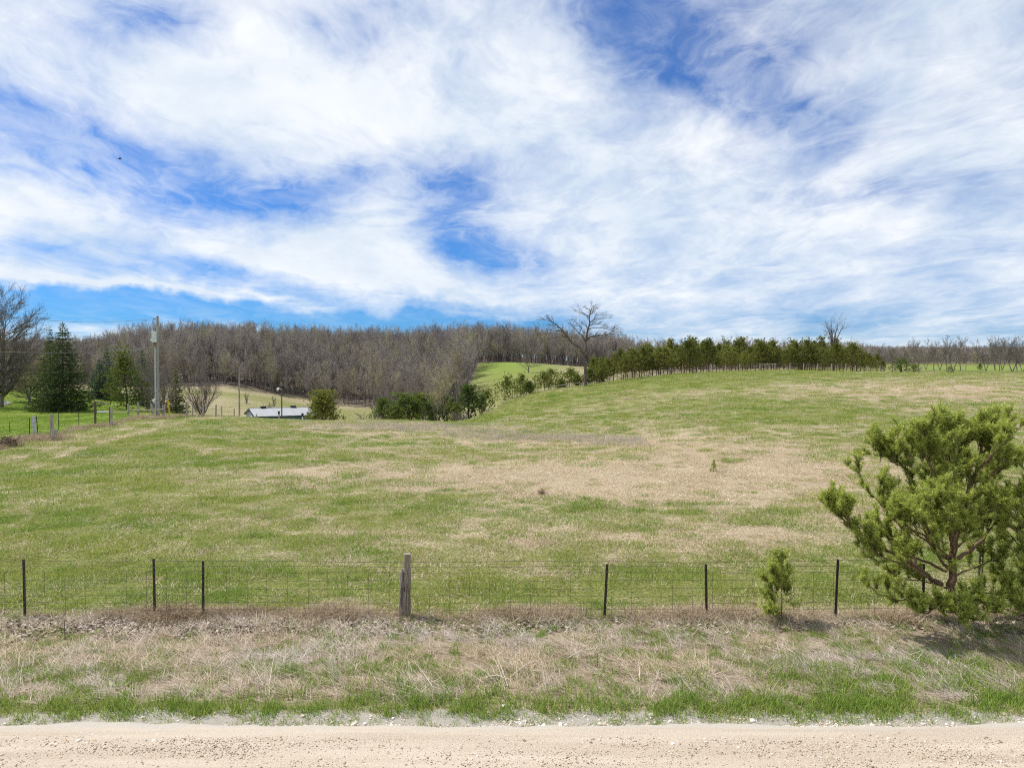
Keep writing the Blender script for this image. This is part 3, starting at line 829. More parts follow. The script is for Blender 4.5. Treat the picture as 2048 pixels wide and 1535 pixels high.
ok = rng.uniform(0, 1, len(x)) < sstep(fbm(x * .45, y * .9, 221), .46, .70) * (1.1 - d) * (lawn_mask(x, y, z) < .5); n = ok.sum()
scatter('green_tufts', np.stack([x[ok], y[ok], z[ok]], 1), zrot(n), rng.uniform(.6, 1.4, n), rng.integers(0, 3, n), gt_src, {'mixv': rng.uniform(0, .5, n)}, 'deeper green tufts dotted over the pasture')
ss_src = [blades('standing_stalks', 60, .5, .15, .42, .007, .3, .22, 950 + i, M['stalk'], .3) for i in range(3)]
sp = []
for k in range(900):
    if k % 2: p_ = hit(rng.normal(800, 90), rng.normal(855, 5))
    else:
        a_ = rng.uniform(880, 1290); p_ = hit(a_, 866 + (a_ - 880) * .045 + rng.normal(0, 5))
    sp.append(tuple(p_))
sp = np.array(sp); n = len(sp)
scatter('standing_stalks', sp, zrot(n), rng.uniform(.6, 1.1, n), rng.integers(0, 3, n), ss_src, {'mixv': rng.uniform(0, 1, n)}, 'pale standing dead stalks along the crest of the field')

# ------------------------------------------------------------------ plant builders
random.seed(11)
U = random.uniform
def rv(s=1.0):
    return Vector((random.gauss(0, s), random.gauss(0, s), random.gauss(0, s)))
def perp_dir(d, ang):
    a = d.cross(rv()); a = a.normalized() if a.length > 1e-6 else Vector((1, 0, 0))
    return (d * math.cos(ang) + a * math.sin(ang)).normalized()
class BP:
    def __init__(s, **k):
        s.wander = .10; s.up = [.02, .10, .06, .03]; s.n = [14, 6, 5, 0]; s.t0 = [.45, .25, .2, .1]; s.ang = [.85, .75, .75, .7]
        s.ratio = [.42, .45, .45, .5]; s.tip = .15; s.maxlvl = 3; s.tubelvl = 1; s.tw = .022; s.sides = [6, 4, 3]
        s.shape = .55
        s.__dict__.update(k)
def grow(gt, gc, p, d, L, r, lvl, P, fixed=None):
    if fixed is None:
        n = 6 if lvl == 0 else (4 if lvl == 1 else (3 if lvl == 2 else 1))
        pts = [p]
        for i in range(n):
            d = (d + rv(P.wander) + Vector((0, 0, P.up[min(lvl, 3)]))).normalized()
            pts.append(pts[-1] + d * (L / n))
        rad = [r * (1 - (1 - P.tip) * i / n) for i in range(n + 1)]
    else:
        pts, rad = fixed; n = len(pts) - 1
        L = sum((pts[i + 1] - pts[i]).length for i in range(n))
    if lvl <= P.tubelvl:
        gt.tube(pts, rad, P.sides[min(lvl, 2)], cap=False)
    else:
        for i in range(n):
            w0 = max(rad[i], P.tw * .55); w1 = 0 if i == n - 1 else max(rad[i + 1], P.tw * .45)
            gc.ribbon(pts[i], pts[i + 1], w0, w1)
    if lvl >= P.maxlvl: return
    m = P.n[lvl]
    for k in range(m):
        t = P.t0[lvl] + (1 - P.t0[lvl]) * (k + random.random()) / m
        f = t * n; i = min(int(f), n - 1); q = pts[i].lerp(pts[i + 1], f - i)
        dd = (pts[i + 1] - pts[i]).normalized()
        cd = perp_dir(dd, P.ang[lvl] * U(.65, 1.25))
        if lvl > 0 and cd.z < -.25: cd.z *= -.5; cd.normalize()
        tt = (t - P.t0[lvl]) / (1 - P.t0[lvl] + 1e-6)
        cl = L * P.ratio[lvl] * (1 - P.shape * tt) * U(.65, 1.2)
        grow(gt, gc, q, cd, cl, max(rad[i] * .5, P.tw * .5), lvl + 1, P)
def bare_tree(H, r, P, lean=.05, stems=1, Lf=.8):
    gt, gc = G(), G()
    for s in range(stems):
        d = Vector((U(-1, 1), U(-1, 1), 0)) * lean + Vector((0, 0, 1))
        if stems > 1:
            a = 6.283 * s / stems + U(-.4, .4); d = Vector((math.cos(a) * .35, math.sin(a) * .35, 1))
        grow(gt, gc, Vector((0, 0, -.2)), d.normalized(), H * Lf, r, 0, P)
    return gt, gc
def tuft(g, p, d, L, w, m, spread=.8):
    for k in range(m):
        a = (d + rv(spread)).normalized()
        g.ribbon(p, p + a * (L * U(.6, 1.15)), w)
def pine(H, r, clear=.3, width=1.5, nwh=8, seed_tilt=.03, tl=.30, tw=.032, dead=14, tufts=6, m=9):
    gt, gc = G(), G()
    d = Vector((U(-1, 1) * seed_tilt, U(-1, 1) * seed_tilt, 1)).normalized(); pts = [Vector((0, 0, -.2))]
    for i in range(7):
        d = (d + rv(.035)).normalized(); pts.append(pts[-1] + d * (H * .93 / 7))
    rad = [r * (1 - .85 * i / 7) for i in range(8)]
    gt.tube(pts, rad, 6, False)
    def on_t(t):
        f = t * 7; i = min(int(f), 6); return pts[i].lerp(pts[i + 1], f - i)
    for k in range(dead):
        p = on_t(U(.08, clear + .25)); a = U(0, 6.283); l = U(.4, width * .8)
        e = p + Vector((math.cos(a) * l, math.sin(a) * l, U(-.1, .25) * l)); gt.ribbon(p, e, .026, .012)
        for q in range(2):
            s = p.lerp(e, U(.4, .9)); gt.ribbon(s, s + rv(.25), .012)
    for wv_ in range(nwh):
        t = clear + (1 - clear) * (wv_ + U(0, .6)) / nwh
        p = on_t(min(t, 1)); k = (t - clear) / (1 - clear)
        bl = width * (math.sin(min(1, (k + .22) * 1.1) * math.pi) ** .7 * .9 + .18) if k < .95 else width * .25
        nb = random.randint(4, 6); a0 = U(0, 6.28)
        for b in range(nb):
            a = a0 + 6.283 * b / nb + U(-.3, .3); l = bl * U(.65, 1.15)
            up = .15 + .55 * k
            e1 = p + Vector((math.cos(a), math.sin(a), up * .6)) * (l * .55); e2 = e1 + Vector((math.cos(a + U(-.3, .3)), math.sin(a + U(-.3, .3)), up + .35)) * (l * .5)
            gt.tube([p, e1, e2], [r * .30, r * .2, r * .08], 3, False)
            for q in range(tufts):
                s = U(.35, 1.0); base = p.lerp(e1, s * 2) if s < .5 else e1.lerp(e2, s * 2 - 1)
                base = base + rv(.17 * width)
                tuft(gc, base, Vector((math.cos(a) * .4, math.sin(a) * .4, 1.0)), tl, tw, m, .75)
            tuft(gc, e2, (e2 - e1).normalized() + Vector((0, 0, .6)), tl * 1.15, tw, m, .55)
    for q in range(5):
        tuft(gc, pts[-1] + Vector((U(-.1, .1), U(-.1, .1), U(-.2, .1))), Vector((0, 0, 1)), tl * 1.3, tw, m, .5)
    return gt, gc
def spruce(H, base_w, r=.16, rows=34, m=7, drop=.25, tw=.035, low=.03, topgap=.0, dens=1.0):
    gt, gc = G(), G()
    gt.tube([Vector((0, 0, -.2)), Vector((.02, 0, H * .5)), Vector((0, .02, H * .99))], [r, r * .55, .015], 6, False)
    for i in range(rows):
        k = (i + U(-.3, .3)) / rows; k = min(max(k, 0), 1)
        z = H * (low + (1 - low) * k ** 1.05 * .985)
        L = base_w * (1 - k) ** .92 * U(.82, 1.12) + .12
        nb = max(4, int((5 + 9 * (1 - k)) * dens)); a0 = U(0, 6.28)
        for b in range(nb):
            a = a0 + 6.283 * b / nb + U(-.25, .25); l = L * U(.6, 1.18)
            ca, sa = math.cos(a), math.sin(a)
            p0 = Vector((0, 0, z)); rise = .25 * k - .12
            p1 = Vector((ca * l * .6, sa * l * .6, z + l * (rise - drop * .35))); p2 = Vector((ca * l, sa * l, z + l * (rise - drop * .3) + .08 * l))
            gt.ribbon(p0, p1, .02, .012)
            ns = max(3, int(l * m * 1.3))
            for q in range(ns):
                s = U(.22, 1.02); c = p0.lerp(p1, s / .6) if s < .6 else p1.lerp(p2, (s - .6) / .4)
                side = Vector((-sa, ca, 0)) * U(-1, 1) * (.30 * l * (1.05 - s * .7) + .08)
                c = c + side * .6 + Vector((0, 0, U(-.10, .06)))
                o = Vector((ca, sa, 0)) * .55 + side.normalized() * .5 * (1 if side.length > 0 else 0) + Vector((0, 0, U(-.35, .25)))
                for x_ in range(3):
                    gc.ribbon(c, c + (o + rv(.35)).normalized() * U(.16, .34), tw)
    for q in range(6):
        gc.ribbon(Vector((0, 0, H * U(.93, .99))), Vector((U(-.18, .18), U(-.18, .18), H * U(.96, 1.03))), tw * .7)
    return gt, gc
def bushy(w, h, n, tl, tw, m=6, stems=4, flat=.0):
    """dense evergreen shrub: stems with sprays through an uneven volume"""
    gt, gc = G(), G(); lobes = []
    for s in range(stems):
        a = U(0, 6.28); q = U(.1, .55)
        e = Vector((math.cos(a) * w * q, math.sin(a) * w * q, h * U(.55, .95)))
        gt.tube([Vector((0, 0, -.15)), e * .5 + Vector((0, 0, h * .08)), e], [.07, .05, .02], 4, False)
        lobes.append(e)
    for k in range(n):
        z = random.random() ** .8; a = U(0, 6.283)
        rad = w * (math.sin(math.pi * min(1, .12 + .88 * z)) ** .6 * (1 - .45 * z) + .08) * (.75 + .35 * math.sin(3 * a + 5 * z) * .5 + U(-.1, .15))
        q = rad * (random.random() ** .35)
        c = Vector((math.cos(a) * q, math.sin(a) * q, z * h * .95))
        if random.random() < .3:
            c = random.choice(lobes) + rv(.22 * w)
            c.z = min(max(c.z, .05), h)
        gt.ribbon(Vector((c.x * .3, c.y * .3, c.z * .8)), c, .012, .006)
        tuft(gc, c, Vector((math.cos(a) * .5, math.sin(a) * .5, .8)), tl, tw, m, .7)
    return gt, gc
def place(name, label, cat, loc, gtgc, mt, mc, group=None, crown='crown', rz=None):
    t = thing(name, label, cat, loc, U(0, 6.28) if rz is None else rz, group)
    if isinstance(gtgc[0], G):
        gtgc = (gtgc[0].mesh('trunk', mt, True), gtgc[1].mesh(crown, mc))
    link_data('trunk', gtgc[0], t); link_data(crown, gtgc[1], t)
    return t
def meshes(gtgc, mt, mc):
    return (gtgc[0].mesh('trunk', mt, True), gtgc[1].mesh('crown', mc))

# ------------------------------------------------------------------ barn
bd = 150.0
pA = Vector((-54.1, 150.0)); pB = Vector((-43.0, 156.0)); pC = Vector((-61.9, 162.0))
ux = (pB - pA).normalized(); Lx = (pB - pA).length; vy_ = Vector((-ux.y, ux.x)); Wd = 14.0
bz = g1(-50, 156) - .3
eave = CH - 150 * 82.0 / F; ridge = CH - 156 * 67.0 / F
barn = thing('barn', 'low metal farm barn with pale grey roof and blue walls behind the crest', 'barn', (pA.x, pA.y, bz), math.atan2(ux.y, ux.x))
eh, rh = eave - bz, ridge - bz
g = G()
g.quad((0, 0, 0), (Lx, 0, 0), (Lx, 0, eh), (0, 0, eh)); g.quad((0, .12, 0), (0, .12, eh), (Lx, .12, eh), (Lx, .12, 0))
g.build('side_wall', M['barn_blue'], barn)
g = G(); g.quad((Lx, Wd, 0), (0, Wd, 0), (0, Wd, eh), (Lx, Wd, eh)); g.build('side_wall', M['barn_blue'], barn)
for x0, s in ((.003, 1), (Lx - .003, -1)):
    g = G(); i = 5
    g.v = [Vector((x0, .004, 0)), Vector((x0, Wd - .004, 0)), Vector((x0, Wd - .004, eh)), Vector((x0, Wd / 2, rh - .05)), Vector((x0, .004, eh))]
    g.f = [(4, 3, 2, 1, 0) if s > 0 else (0, 1, 2, 3, 4)]
    gw = g.build('gable_wall', M['barn_white_lit'] if s > 0 else M['barn_blue'], barn)
    if s > 0:
        for q in range(22):
            y_ = .5 + q * .62
            if y_ > Wd - .3: break
            hz = eh + (rh - eh) * (1 - abs(y_ - Wd / 2) / (Wd / 2)) - .25
            g2 = G(); g2.box((x0 - .03, y_, hz / 2), (.05, .07, hz)); g2.build('wall_rib', M['barn_white_lit'], gw)
        g2 = G(); g2.box((x0 - .05, Wd / 2 - 1.0, eh * .5 + .1), (.06, 1.3, eh + .3)); dr = g2.build('door', M['barn_trim'], barn)
        g2 = G(); g2.box((x0 - .085, Wd / 2 - 1.0, eh * .5 + .05), (.03, .95, eh)); g2.build('door_panel', M['barn_white_lit'], dr)
for s in (0, 1):
    ov = .45; slope = (rh - eh) / (Wd / 2)
    ye = -ov if s == 0 else Wd + ov; ze = eh - ov * slope + .05
    npan = 14
    for q in range(npan):
        xa = -ov + (Lx + 2 * ov) * q / npan + .012; xb = -ov + (Lx + 2 * ov) * (q + 1) / npan - .012
        g = G(); lift = .025 * (q % 2)
        a, b = (xa, ye, ze + lift), (xb, ye, ze + lift); c, d = (xb, Wd / 2, rh + .08 + lift), (xa, Wd / 2, rh + .08 + lift)
        g.quad(a, b, c, d); lo = [(p[0], p[1], p[2] - .06) for p in (a, b, c, d)]
        g.quad(lo[3], lo[2], lo[1], lo[0]); g.quad(lo[0], lo[1], b, a); g.quad(a, d, lo[3], lo[0]); g.quad(b, lo[1], lo[2], c)
        g.build('roof_panel', M['barn_roof'], barn)
    g = G(); g.box((Lx / 2, ye + (.02 if s == 0 else -.02), ze - .17), (Lx + .8, .05, .20)); g.build('fascia', M['barn_trim'], barn)
    for x0 in (-ov - .03, Lx + ov + .03):
        g = G(); q0, q1 = Vector((x0, ye, ze - .10)), Vector((x0, Wd / 2, rh - .04))
        for p, dz in ((q0, .15), (q1, .15)): pass
        g.quad(q0 + Vector((0, 0, -.18)), q1 + Vector((0, 0, -.18)), q1 + Vector((0, 0, .16)), q0 + Vector((0, 0, .16)))
        g.quad(q0 + Vector((.05, 0, .16)), q1 + Vector((.05, 0, .16)), q1 + Vector((.05, 0, -.18)), q0 + Vector((.05, 0, -.18)))
        g.quad(q0 + Vector((0, 0, .16)), q1 + Vector((0, 0, .16)), q1 + Vector((.05, 0, .16)), q0 + Vector((.05, 0, .16)))
        g.build('barge_board', M['barn_trim'], barn)
g = G(); g.box((Lx / 2, Wd / 2, rh + .12), (Lx + .9, .35, .06)); g.build('ridge_cap', M['barn_roof'], barn)
for fx_ in (.205, .715):
    g = G(); g.box((Lx * fx_, Wd / 2, rh + .28), (1.1, .8, .26)); rvn = g.build('ridge_vent', M['black'], barn)
    g = G(); g.box((Lx * fx_, Wd / 2, rh + .45), (1.25, 1.0, .06)); g.build('vent_cap', M['barn_trim'], rvn)

# ------------------------------------------------------------------ poles and wires
def cyl(name, p0, p1, r0, r1, mat, parent, sides=10):
    g = G(); g.tube([Vector(p0), Vector(p1)], [r0, r1], sides); return g.build(name, mat, parent, False)
up = on(315.5, 75.0); top = at(315.5, 632, 75.0).z - up.z
pole = thing('utility_pole', 'tall grey wooden utility pole carrying a transformer can by the corner of the left fence', 'utility pole', up)
cyl('pole', (0, 0, -.3), (.02, 0, top), .16, .115, M['pole_wood'], pole, 12)
def zrow(r): return at(315, r, 75.0).z - up.z
tr = cyl('transformer', (-.26, -.16, zrow(684)), (-.26, -.16, zrow(664)), .25, .25, M['grey_paint'], pole, 16)
cyl('lid', (-.26, -.16, zrow(664)), (-.26, -.16, zrow(662.6)), .275, .23, M['grey_paint'], tr, 16)
cyl('rim', (-.26, -.16, zrow(684.6)), (-.26, -.16, zrow(683.6)), .268, .268, M['grey_paint'], tr, 16)
cyl('bushing', (-.48, -.22, zrow(681)), (-.66, -.26, zrow(679)), .07, .05, M['white_paint'], tr)
for zb in (668, 680):
    g = G(); g.box((-.12, -.08, zrow(zb)), (.22, .1, .09)); g.build('bracket', M['conduit'], tr)
for q, dx in enumerate((-.34, -.25, -.17)):
    cyl('secondary_lead', (dx, -.28, zrow(684)), (-.10, -.22, zrow(695)), .028, .028, M['copper'], pole, 6)
cyl('insulator', (-.14, -.05, zrow(637.5)), (-.36, -.05, zrow(638)), .055, .05, M['ceramic'], pole, 8)
cyl('insulator_pin', (-.36, -.05, zrow(638.6)), (-.36, -.05, zrow(636)), .06, .03, M['ceramic'], pole, 8)
g = G(); g.tube([Vector((-.35, -.05, zrow(638))), Vector((-.48, -.1, zrow(645))), Vector((-.40, -.14, zrow(655))), Vector((-.28, -.16, zrow(662)))], [.014] * 4, 4); g.build('jumper', M['cable'], pole)
cd = cyl('conduit', (-.20, -.1, 0), (-.20, -.1, zrow(694)), .075, .075, M['conduit'], pole, 10)
for q in range(7):
    g = G(); g.box((-.14, -.10, 1.0 + q * .85), (.22, .19, .04)); g.build('strap', M['grey_paint'], cd)
cyl('weather_head', (-.20, -.1, zrow(694)), (-.24, -.14, zrow(692)), .095, .05, M['grey_paint'], pole)
mt_ = cyl('meter', (-.34, -.30, zrow(800)), (-.34, -.16, zrow(800)), .14, .14, M['white_paint'], pole, 12)
g = G(); g.box((-.34, -.10, zrow(801.5)), (.24, .12, .42)); g.build('meter_box', M['grey_paint'], mt_)
cyl('brace', (.10, -.1, zrow(806)), (.34, -.25, zrow(813)), .04, .04, M['pole_wood'], pole, 5)
def wire(name, label, pts, r, catg='power line'):
    g = G(); n = 40; P_ = []
    for k in range(n + 1):
        f = k / n * (len(pts) - 1); i = min(int(f), len(pts) - 2); u = f - i
        a = pts[max(i - 1, 0)]; b = pts[i]; c = pts[i + 1]; d = pts[min(i + 2, len(pts) - 1)]
        P_.append(.5 * ((2 * b) + (c - a) * u + (2 * a - 5 * b + 4 * c - d) * u * u + (3 * b - a - 3 * c + d) * u ** 3))
    g.tube(P_, [r] * (n + 1), 4); return tag(g.build(name, M['cable'], None), label, catg)
wire('power_line', 'upper power line sagging left from the top of the transformer pole', [at(308.6, 638, 75), at(200, 644.5, 74), at(120, 642, 73), at(40, 635, 72), at(-250, 600, 70)], .016)
wire('power_line', 'lower power line running left from under the transformer, in front of the spruces', [at(311, 694, 74.8), at(240, 701, 74), at(130, 705, 72), at(0, 703, 70), at(-250, 694, 68)], .016)
p2 = on(478.5, 98); t2 = at(478.5, 737, 98).z - p2.z
pl2 = thing('utility_pole', 'slim bare wooden pole standing at the left end of the barn', 'utility pole', p2)
cyl('pole', (0, 0, -.3), (0, 0, t2), .13, .09, M['pole_wood'], pl2, 8)
cyl('insulator', (-.06, -.05, t2 - .12), (-.2, -.05, t2 - .1), .04, .03, M['ceramic'], pl2, 6)
wire('power_line', 'short thin wire dipping left from the slim pole by the barn', [at(476, 738.5, 98), at(455, 742, 97), at(430, 743, 96), at(380, 738, 94)], .011)
p3 = on(563.3, 108); t3 = at(563.3, 777.5, 108).z - p3.z
lamp = thing('yard_lamp', 'yard lamp with a white head on a dark pole in front of the barn', 'yard lamp', p3)
cyl('pole', (0, 0, -.3), (0, 0, t3), .11, .08, M['post_dark'], lamp, 8)
cyl('arm', (.05, -.05, t3 - .05), (-.42, -.10, t3 + .04), .045, .045, M['conduit'], lamp, 6)
g = G(); g.tube([Vector((-.32, -.1, t3 + .10)), Vector((-.48, -.1, t3 + .06)), Vector((-.58, -.1, t3 - .06)), Vector((-.58, -.1, t3 - .22))], [.08, .17, .19, .13], 10)
hd = g.build('lamp_head', M['white_paint'], lamp)
cyl('lens', (-.58, -.1, t3 - .22), (-.58, -.1, t3 - .30), .12, .07, M['glass_lamp'], hd)
g = G(); g.box((.2, 0, t3 + .10), (.5, .1, .06)); g.box((0, 0, t3 + .2), (.12, .12, .16)); g.build('control_box', M['black'], lamp)

def nest_post(px, r0, r1, d, label, wmat, top_house=True, wpost=.085):
    b = on(px, d); h = at(px, r0, d).z - b.z
    t = thing('nest_box_post', label, 'nest box', b)
    cyl('post', (0, 0, -.2), (0, 0, h - (.42 if top_house else 0)), wpost, wpost * .9, wmat, t, 7)
    if top_house:
        g = G(); g.box((0, -.02, h - .24), (.22, .22, .34)); hb = g.build('box', M['post_dark'] if wmat is not M['white_paint'] else M['black'], t)
        g = G(); g.box((0, -.04, h - .04), (.34, .36, .05)); g.build('lid', M['post_dark'], hb)
        cyl('hole', (0, -.128, h - .2), (0, -.136, h - .2), .03, .03, M['black'], hb, 8)
    return t
nest_post(557.7, 821.5, 835, 92, 'nest box on a grey post beside the yard lamp', M['post_wood'])
nest_post(604.8, 826, 838, 90, 'dark nest box on a white post before the blue barn wall', M['white_paint'])
b = on(512.6, 91); tpost = thing('lone_post', 'short grey post at the near corner of the barn', 'post', b)
cyl('post', (0, 0, -.2), (0, 0, at(512, 828, 91).z - b.z), .10, .09, M['post_wood'], tpost, 7)
b = on(468, 86); tpost = thing('lone_post', 'thin dark post just left of the slim pole', 'post', b)
cyl('post', (0, 0, -.2), (0, 0, at(468, 817, 86).z - b.z), .06, .05, M['post_dark'], tpost, 6)
yb = on(337.5, 77)
ym = thing('marker_post', 'yellow marker sleeve leaning beside the utility pole', 'marker', yb)
cyl('sleeve', (.10, 0, 0), (-.12, 0, at(334, 799, 77).z - yb.z), .07, .07, M['yellow'], ym, 8)
g = G(); g.box((-.16, -.05, at(334, 802, 77).z - yb.z), (.22, .05, .16)); g.build('plate', M['yellow'], ym)

# ------------------------------------------------------------------ near wire fence
FY = 14.2
fence = thing('wire_fence', 'woven wire fence with rusty steel posts running along the roadside', 'fence', (0, FY, 0))
def steel_post(g, base, topv):
    d = (topv - base)
    a = Vector((1, 0, 0)); 
    i = len(g.v)
    # a T section
    for (cx_, cy_, sx, sy) in ((0, 0, .050, .008), (0, .02, .008, .034)):
        for p in (base, topv):
            for X_, Y_ in ((-.5, -.5), (.5, -.5), (.5, .5), (-.5, .5)):
                g.v.append(p + Vector((cx_ + X_ * sx, cy_ + Y_ * sy, 0)))
        k = len(g.v) - 8
        g.f += [tuple(k + q for q in t) for t in ((3, 2, 1, 0), (4, 5, 6, 7), (0, 1, 5, 4), (1, 2, 6, 5), (2, 3, 7, 6), (3, 0, 4, 7))]
    n = int(d.length / .055)
    for s in range(3, n):
        c = base + d * (s / n); g.box((c.x, c.y - .007, c.z), (.016, .008, .02))
for (px, r0, r1, dx) in ((44, 1119, 1229, 2), (305, 1118, 1222, 2), (404, 1122, 1230, 0), (1215, 1129, 1244, -6), (1413, 1129, 1231, 2), (1678, 1119, 1241, -5), (1850, 1128, 1238, 0), (-170, 1120, 1232, 0), (2150, 1125, 1240, 0)):
    tp = at(px, r0, FY) - Vector((0, FY, 0)); bp = Vector((tp.x + dx / 100, 0, -.15))
    g = G(); steel_post(g, bp, tp); g.build('steel_post', M['steel_rust'], fence)
# the rotten wooden post: outline uneven, upper part narrower, split face
random.seed(3)
pxs = at(811, 1108, FY); g = G(); rings = []
hts = [-.2, 0, .12, .3, .5, .66, .80, .92, .985, 1.0, 1.08, 1.2, 1.262, 1.27]
for zi, h in enumerate(hts):
    low = 1 - sstep(np.array(h), .95, 1.02)
    rr_ = .122 - .024 * h / 1.2 + .006 * math.sin(h * 9)
    ring = []
    for k in range(18):
        t = 2 * math.pi * k / 18
        r_ = rr_ * (1 + .05 * math.sin(5 * t + h * 2) + random.uniform(-.03, .03))
        x_, y_ = math.cos(t) * r_, math.sin(t) * r_
        if low < .6:                       # upper cylinder, set back to the right
            x_, y_ = .016 + math.cos(t) * .076, .01 + math.sin(t) * .076
        else:
            sp = math.exp(-((t - 4.35) / .22) ** 2) * (.5 if h > .35 else .2); x_ *= 1 - sp * .15; y_ *= 1 - sp * .15
        ring.append(Vector((pxs.x + x_ - .035 * (1 - h), y_, h)))
    rings.append(ring)
for r_ in rings: g.v += r_
for i in range(len(rings) - 1):
    for k in range(18):
        g.f.append((i * 18 + k, i * 18 + (k + 1) % 18, (i + 1) * 18 + (k + 1) % 18, (i + 1) * 18 + k))
g.f.append(tuple((len(rings) - 1) * 18 + k for k in range(18)))
wp = g.build('wooden_post', M['post_old'], fence)
wp['label'] = 'weathered split wooden post thicker below its cut top'
def shard(x0, z0, z1, wid, dep, mat, n=5):
    g = G(); ps = []
    for k in range(n + 1):
        z = z0 + (z1 - z0) * k / n; ww = wid * (1 - .5 * abs(k / n - .4)) * random.uniform(.7, 1.2)
        ps.append((Vector((pxs.x + x0 - ww - .035 * (1 - z), -.108 - dep * random.uniform(.2, .6), z)), Vector((pxs.x + x0 - .035 * (1 - z), -.118 - dep * random.uniform(.6, 1.2), z)), Vector((pxs.x + x0 + ww - .035 * (1 - z), -.108 - dep * random.uniform(.2, .5), z))))
    for a, b_ in zip(ps[:-1], ps[1:]):
        g.quad(a[0], a[1], b_[1], b_[0]); g.quad(a[1], a[2], b_[2], b_[1])
    return g.build('splinter', mat, wp)
for (x0, z0, z1, wid) in ((-.055, .62, 1.0, .03), (-.065, .25, .72, .026), (.0, .70, 1.03, .022), (.045, .5, .98, .024), (.03, .05, .62, .03), (-.03, .02, .5, .02), (.066, .15, .7, .018)):
    shard(x0, z0, z1, wid, .02, M['rot_wood'] if x0 < -.05 else M['post_old'])
for cx_, cy_, cz_, ch_ in ((-.022, -.116, .84, .20), (-.012, -.118, .60, .10), (.06, -.112, .52, .10)):
    g = G(); g.box((pxs.x + cx_, cy_, cz_), (.010, .012, ch_)); g.build('crack', M['black'], wp)
# strands: heights from the photo, spacing closer at the foot
wz = [.16, .29, .43, .58, .74, .90, 1.02, 1.12]
wg = {}
def sag(x, k): return .012 * math.sin(x * 1.1 + k) + .008 * math.sin(x * 2.7 + 2 * k)
for k, z in enumerate(wz):
    g = G(); P_ = [Vector((x_, -.035 + .004 * math.sin(x_ * 3 + k), z + sag(x_, k) + .012 * (abs(x_) > 5))) for x_ in np.linspace(-13.5, 13.5, 70)]
    g.tube(P_, [.0036 if k < 7 else .0042] * 70, 3, False); g.build('wire', M['wire'], fence)
g = G(); st = None
for q in range(67):
    x_ = -13.4 + q * .405
    g = G(); g.tube([Vector((0, 0, -.02)), Vector((.004, 0, .3)), Vector((-.004, 0, .6)), Vector((0, 0, .905))], [.0034] * 4, 3, False)
    if st is None: st = g.mesh('stay_wire', M['wire'])
    o = link_data('stay_wire', st, fence); o.location = (x_, -.04, .012); o.rotation_euler = (0, random.gauss(0, .012), 0)

# ------------------------------------------------------------------ left boundary fence
def wood_post(parent, base, h, r, mat, lean=(0, 0), name='wooden_post', sides=8):
    g = G(); n = 4
    P_ = [Vector((base.x + lean[0] * (k / n - 0) * h, base.y + lean[1] * k / n * h, base.z - .25 + (h + .25) * k / n)) for k in range(n + 1)]
    g.tube(P_, [r * U(.95, 1.1) for k in range(n + 1)], sides)
    return g.build(name, mat, parent), P_[-1]
random.seed(21)
lf = thing('boundary_fence', 'mixed wooden and steel post fence climbing past the lawn on the far left', 'fence')
LP = [(18.7, 845, 866, 's', 0), (58, 836, 876, 's', 0), (70, 832.7, 875, 'g', .10), (76, 831, 873, 's', .10), (103, 828.5, 880, 'w', .02), (110.5, 859, 876, 'w', -.03),
      (117, 825, 861, 's', .02), (157, 822, 856, 's', 0), (190, 803, 850, 'd', 0), (218.5, 815, 850, 's', 0), (222, 815, 852, 'w', 0), (-25, 842, 893, 'w', 0)]
lf_tops = []
for (px, r0, r1, kind, ln) in LP:
    b = hit(px, r1); h = (r1 - r0) / F * b.y
    if kind == 's':
        g = G(); steel_post(g, b - Vector((0, 0, .2)), b + Vector((-ln * h, 0, h))); g.build('steel_post', M['steel_rust'], lf)
    else:
        _, tp = wood_post(lf, b, h, .105 if kind != 'd' else .09, {'w': M['post_wood'], 'g': M['conduit'], 'd': M['post_dark']}[kind], (-ln, 0)); 
    lf_tops.append((px, b, h))
tops = [(-60, 905)] + [(p[0], 0) for p in LP]
lfl = sorted([t for t in lf_tops if t[2] > .9 and t[0] != 190], key=lambda t: t[0])
for fr in (.25, .5, .72, .92):
    g = G(); P_ = [t[1] + Vector((0, 0, t[2] * fr)) for t in lfl]; g.tube(P_, [.012] * len(P_), 3, False); g.build('wire', M['wire'], lf)
g = G(); a, b = hit(190, 850), hit(222, 851)
g.tube([at(190, 802.5, a.y), at(216, 808.5, b.y)], [.06, .05], 6); g.build('top_rail', M['post_dark'], lf)
cf = thing('corner_fence', 'wooden corner fence with rails around the foot of the utility pole', 'fence')
CPs = [(276, 804, 834.5, .11, 0), (305.5, 806, 837, .10, -.14), (256, 807, 830, .09, 0), (325, 810, 828, .075, 0), (328.5, 809, 828, .08, 0), (374, 803, 830.5, .11, -.03), (406, 810, 828, .10, 0), (431, 809, 831, .09, .04), (385, 806, 828, .06, 0), (443, 812, 829, .06, 0)]
ctop = []
for (px, r0, r1, r_, ln) in CPs:
    d = 74 if px < 330 else 76
    b = on(px, d); h = b.z * 0 + at(px, r0, d).z - b.z
    wood_post(cf, b, h, r_, M['post_wood'], (ln, 0)); ctop.append((px, b, h))
for (x0, x1, r0, r1) in ((256, 326, 821, 818.5), (226, 258, 824, 823.5)):
    g = G(); g.tube([at(x0, r0, 73.8), at((x0 + x1) / 2, (r0 + r1) / 2 + .3, 73.8), at(x1, r1, 73.8)], [.06, .06, .055], 6); g.build('rail', M['post_wood'], cf)
for r_ in (812, 817, 822):
    g = G(); g.tube([at(328, r_ - 1, 75.9), at(374, r_ - .5, 75.9), at(406, r_, 75.9), at(431, r_ + .5, 75.9), at(470, r_ + 2, 80)], [.013] * 5, 3, False); g.build('wire', M['wire'], cf)
